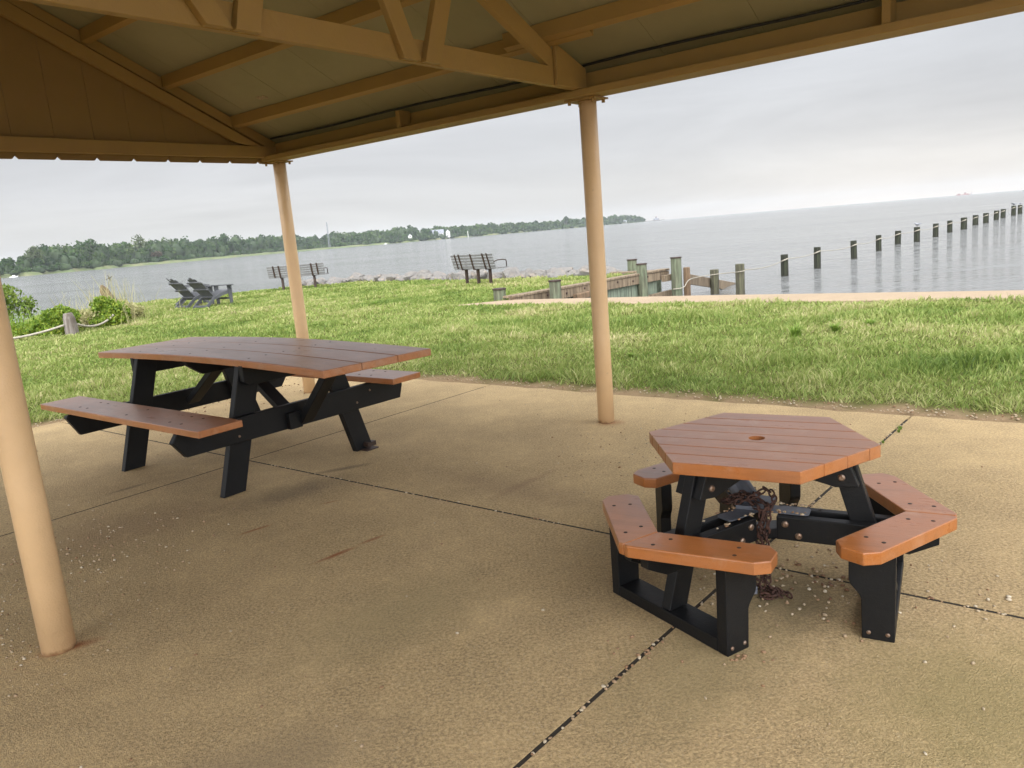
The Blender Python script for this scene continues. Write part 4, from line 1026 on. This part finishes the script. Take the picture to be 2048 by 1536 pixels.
fartree(-19.2,22,25.0,5.0,'tree','dark tree whose crown tops the far wood above the park bench',240)
fartree(-30.6,10,18.0,5.5,'tree_pale','light green tree near the left end of the far wood')
fartree(-27.4,20,22.5,7.0,'tree','broad round dark tree standing up in the left part of the far wood')
fartree(4.9,12,21.5,5.5,'tree','pointed dark tree rising above the far wood left of the middle post')
fartree(8.4,10,21,7.0,'tree','rounded tree just right of the middle post on the far point')
# houses
def house(az,off,w,dp,h,rh,label,win=3,rz=0):
    D=shoreD(az)+off; x,y=D*math.sin(R(az)),D*math.cos(R(az)); root=empty('far_house',(x,y,1.2),-R(az)+rz); tag(root,label,'house','houses on the far shore')
    mb=MB(); mb.prism([(-w/2,0),(w/2,0),(w/2,h),(0,h+rh) if dp<0 else (w/2,h),(-w/2,h)] if dp<0 else [(-w/2,-1),(w/2,-1),(w/2,h),(-w/2,h)],lambda a,b,t:(a,t,b),0,abs(dp)); mb.build('wall',M['white'],root)
    dd=abs(dp); mb=MB()
    if dp<0: mb.prism([(-w/2-.6,h-.3),(0,h+rh),(w/2+.6,h-.3),(w/2+.6,h+.1),(0,h+rh+.45),(-w/2-.6,h+.1)],lambda a,b,t:(a,t,b),-.6,dd+.6)
    else: mb.prism([(-.6,h),(dd/2,h+rh),(dd+.6,h)],lambda a,b,t:(t,a,b),-w/2-.6,w/2+.6)
    mb.build('roof',M['roof'],root)
    for i in range(win):
        for z in([1.2,4.2] if h>5 else [1.2]):
            mb=MB(); xx=-w/2+w*(i+.5)/win; mb.box((xx-.7,-.08,z),(xx+.7,.0,z+1.7)); mb.build('window',M['glass'],root)
house(-4.5,6,17,12,6.5,5.5,'white two storey house with a grey roof on the far shore',3)
house(-3.75,5,6,-9,7.5,3.5,'narrow white gabled wing right of the two storey far house',1)
house(-6.5,5,5,-7,6,2.5,'small white gabled house left of the two storey far house',1)
house(6.6,6,34,12,4.0,4.0,'long low white building on the far shore left of the middle post',6)
house(9.0,6,16,10,3.0,2.5,'small white waterfront building on the distant point',3)
def struct_at(az,D): return D*math.sin(R(az)),D*math.cos(R(az))
x,y=struct_at(-12.27,1010); 
mb=MB()
for q in range(3):
    an=q*2*PI/3; mb.tube([(1.3*math.cos(an),1.3*math.sin(an),0),(.5*math.cos(an),.5*math.sin(an),31)],.22,5)
for z in range(1,31,2):
    f=z/31; rr=1.3*(1-f)+.5*f
    for q in range(3): mb.beam((rr*math.cos(q*2.094),rr*math.sin(q*2.094),z),(rr*math.cos((q+1)*2.094),rr*math.sin((q+1)*2.094),z+1.6),.1,.1)
o=mb.build('radio_mast',M['roof']); o.location=(x,y,1.0); tag(o,'thin grey lattice radio mast above the far wood','mast')
# far point and low jetty
x0,y0=struct_at(10.5,2050); x1,y1=struct_at(11.75,2180)
mb=MB(); mb.beam((x0,y0,-.2),(x1,y1,-.2),16,2.6); o=mb.build('far_jetty',M['rock'],bevel=1.2); tag(o,'low dark jetty running out from the distant point','jetty')
xm,ym=struct_at(11.35,2140); mb=MB(); mb.box((-7,-3,0),(7,3,4.0)); mb.box((-2,-2,4),(2,2,7.5)); o=mb.build('jetty_hut',M['roof'],bevel=.3); o.location=(xm,ym,1.1); mb=MB(); mb.prism([(-2.6,7.5),(0,9.2),(2.6,7.5)],lambda a,b,t:(a,t,b),-2.4,2.4); mb.build('hut_roof',M['ship'],o); tag(o,'small dark hut on the low jetty at the distant point','hut')
# ship on the horizon
xs_,ys_=struct_at(30.7,2900); o=empty('cargo_ship',(xs_,ys_,-.9),-R(30.7)); tag(o,'small reddish cargo ship on the horizon','ship')
mb=MB(); mb.prism([(-21,2.6),(-18,0),(18,0),(22,3.2),(18,2.6),(-18,2.4)],lambda a,b,t:(a,t,b),-4,4); mb.build('hull',M['ship'],o)
mb=MB(); mb.box((-16,-3,2.4),(-8,3,5.2)); mb.box((2,-2.5,2.6),(8,2.5,7.6)); mb.box((9,-2,2.7),(14,2,4.6)); mb.build('superstructure',M['ship'],o)
xs_,ys_=struct_at(31.15,2890); mb=MB(); mb.tube([(0,0,0),(0,0,8)],.5,6); mb.ball((0,0,1.2),1.6,1); o=mb.build('channel_marker',M['roof']); o.location=(xs_,ys_,-.9); tag(o,'thin channel marker right of the cargo ship','marker')
# small boats
for az,D,lb in((-8.3,985,'small white motorboat off the far marsh'),(-31.9,535,'tiny white boat near the left end of the far shore')):
    x,y=struct_at(az,D); o=empty('motorboat',(x,y,-.9),-R(az)); tag(o,lb,'boat')
    mb=MB(); mb.prism([(-2.2,0),(1.6,0),(2.4,.6),(-2.2,.5)],lambda a,b,t:(a,t,b),-1,1); mb.build('hull',M['white'],o)
    mb=MB(); mb.prism([(-.8,.5),(.9,.55),(.5,1.2),(-.8,1.2)],lambda a,b,t:(a,t,b),-.7,.7); mb.build('cabin',M['white'],o)
xs_,ys_=struct_at(-2.3,1160); mb=MB(); mb.tube([(0,0,0),(0,0,9)],[.5,.35],6); o=mb.build('white_pole',M['white']); o.location=(xs_,ys_,-.9); tag(o,'white pole standing at the far waterline right of the houses','pole')

# ------------------------------------------------------------------ haze
HAZE=.00012
mb=MB(); mb.box((-3200,-150,-4.5),(3200,3200,48))
t=NT('haze_air'); nt=t.t; nt.nodes.remove(t.b); out=[x for x in nt.nodes if x.type=='OUTPUT_MATERIAL'][0]
pv=nt.nodes.new('ShaderNodeVolumePrincipled'); pv.inputs['Density'].default_value=HAZE; pv.inputs['Color'].default_value=(.86,.92,1.0,1); pv.inputs['Anisotropy'].default_value=.2
nt.links.new(pv.outputs[0],out.inputs['Volume']); nt.nodes.remove(t.co)
hz=mb.build('haze',t.m); tag(hz,'thin grey blue haze over the bay','haze',kind='stuff'); 

# ------------------------------------------------------------------ world, sun, camera
w=bpy.data.worlds.new('World'); scene.world=w; w.use_nodes=True; nt=w.node_tree; bg=nt.nodes['Background']
sky=nt.nodes.new('ShaderNodeTexSky'); sky.sky_type='NISHITA'; sky.sun_disc=False
SUN_EL,SUN_AZ=R(27),R(208)
sky.sun_elevation=SUN_EL; sky.sun_rotation=SUN_AZ
tc=nt.nodes.new('ShaderNodeTexCoord'); sep=nt.nodes.new('ShaderNodeSeparateXYZ'); nt.links.new(tc.outputs['Generated'],sep.inputs[0])
def wm(op,a,b=0.):
    m=nt.nodes.new('ShaderNodeMath'); m.operation=op
    for i,v in enumerate((a,b)):
        if isinstance(v,(int,float)): m.inputs[i].default_value=v
        else: nt.links.new(v,m.inputs[i])
    return m.outputs[0]
mp=nt.nodes.new('ShaderNodeMapping'); mp.inputs['Scale'].default_value=(1.3,1.3,7.5); nt.links.new(tc.outputs['Generated'],mp.inputs[0])
n1=nt.nodes.new('ShaderNodeTexNoise'); n1.inputs['Scale'].default_value=1.6; n1.inputs['Detail'].default_value=5; n1.inputs['Roughness'].default_value=.55; n1.inputs['Distortion'].default_value=.6; nt.links.new(mp.outputs[0],n1.inputs['Vector'])
rp_=nt.nodes.new('ShaderNodeValToRGB'); e=rp_.color_ramp.elements
SKY=[(0,(.76,.745,.725)),(.035,(.735,.73,.72)),(.085,(.69,.695,.71)),(.17,(.675,.69,.72)),(.33,(.63,.655,.72)),(.50,(1.15,1.17,1.22)),(.75,(1.75,1.75,1.79)),(1,(2.05,2.05,2.07))]
while len(e)<len(SKY): e.new(.5)
for x,(p,c) in zip(e,SKY): x.position=p; x.color=(*c,1)
nt.links.new(sep.outputs[2],rp_.inputs[0])
# brighter, warmer low sky over the open bay
az_=wm('ADD',wm('MULTIPLY',sep.outputs[0],.50),wm('MULTIPLY',sep.outputs[1],.866))
glow=wm('MULTIPLY',wm('POWER',wm('MAXIMUM',az_,0.),22.),wm('POWER',wm('SUBTRACT',1.,wm('MINIMUM',wm('MAXIMUM',sep.outputs[2],0.),1.)),16.))
gm_=nt.nodes.new('ShaderNodeMix'); gm_.data_type='RGBA'; gm_.blend_type='ADD'; nt.links.new(wm('MULTIPLY',glow,1.),gm_.inputs[0]); nt.links.new(rp_.outputs[0],gm_.inputs[6]); gm_.inputs[7].default_value=(.24,.17,.09,1)
bk_=wm('MAXIMUM',wm('ADD',wm('MULTIPLY',sep.outputs[1],-1.),.25),0.)
cl=wm('MULTIPLY',wm('ADD',.70,wm('MULTIPLY',n1.outputs['Fac'],.60)),wm('ADD',1.,wm('MULTIPLY',bk_,3.1)))
cm=nt.nodes.new('ShaderNodeMix'); cm.data_type='RGBA'; cm.blend_type='MULTIPLY'; cm.inputs[0].default_value=1; nt.links.new(gm_.outputs[2],cm.inputs[6])
cb=nt.nodes.new('ShaderNodeCombineColor'); [nt.links.new(cl,cb.inputs[i]) for i in range(3)]; nt.links.new(cb.outputs[0],cm.inputs[7])
sc_=nt.nodes.new('ShaderNodeMix'); sc_.data_type='RGBA'; sc_.blend_type='MULTIPLY'; sc_.inputs[0].default_value=1; nt.links.new(cm.outputs[2],sc_.inputs[6]); sc_.inputs[7].default_value=(10,10,10,1)
fm=nt.nodes.new('ShaderNodeMix'); fm.data_type='RGBA'; fm.inputs[0].default_value=.04; nt.links.new(sc_.outputs[2],fm.inputs[6]); nt.links.new(sky.outputs[0],fm.inputs[7])
nt.links.new(fm.outputs[2],bg.inputs['Color']); bg.inputs['Strength'].default_value=.1
sl=bpy.data.lights.new('overcast_sun','SUN'); sl.energy=1.45; sl.angle=R(35); sl.color=(1,.97,.92); so=bpy.data.objects.new('overcast_sun',sl); COL.objects.link(so)
dv=Vector((math.sin(SUN_AZ)*math.cos(SUN_EL),math.cos(SUN_AZ)*math.cos(SUN_EL),math.sin(SUN_EL))); so.rotation_euler=(-dv).to_track_quat('-Z','Y').to_euler()

cam=bpy.data.cameras.new('camera'); co=bpy.data.objects.new('camera',cam); COL.objects.link(co); scene.camera=co
cam.sensor_fit='HORIZONTAL'; cam.sensor_width=36; cam.lens=36*1538/2048; cam.clip_start=.05; cam.clip_end=9000
pit,rol=R(11.15),R(4.75)
fw=Vector((0,math.cos(pit),-math.sin(pit))); r0=Vector((1,0,0)); u0=r0.cross(fw)
rt_=r0*math.cos(rol)-u0*math.sin(rol); up_=u0*math.cos(rol)+r0*math.sin(rol)
co.matrix_world=Matrix(((rt_.x,up_.x,-fw.x,0),(rt_.y,up_.y,-fw.y,0),(rt_.z,up_.z,-fw.z,1.36),(0,0,0,1)))
vs=scene.view_settings; scene.display_settings.display_device='sRGB'; vs.view_transform='Standard'; vs.look='None'; vs.exposure=0.; vs.gamma=1; vs.use_curve_mapping=False
scene.cycles.use_denoising=True; scene.cycles.max_bounces=8; scene.cycles.diffuse_bounces=5; scene.cycles.volume_bounces=1; scene.cycles.transparent_max_bounces=8
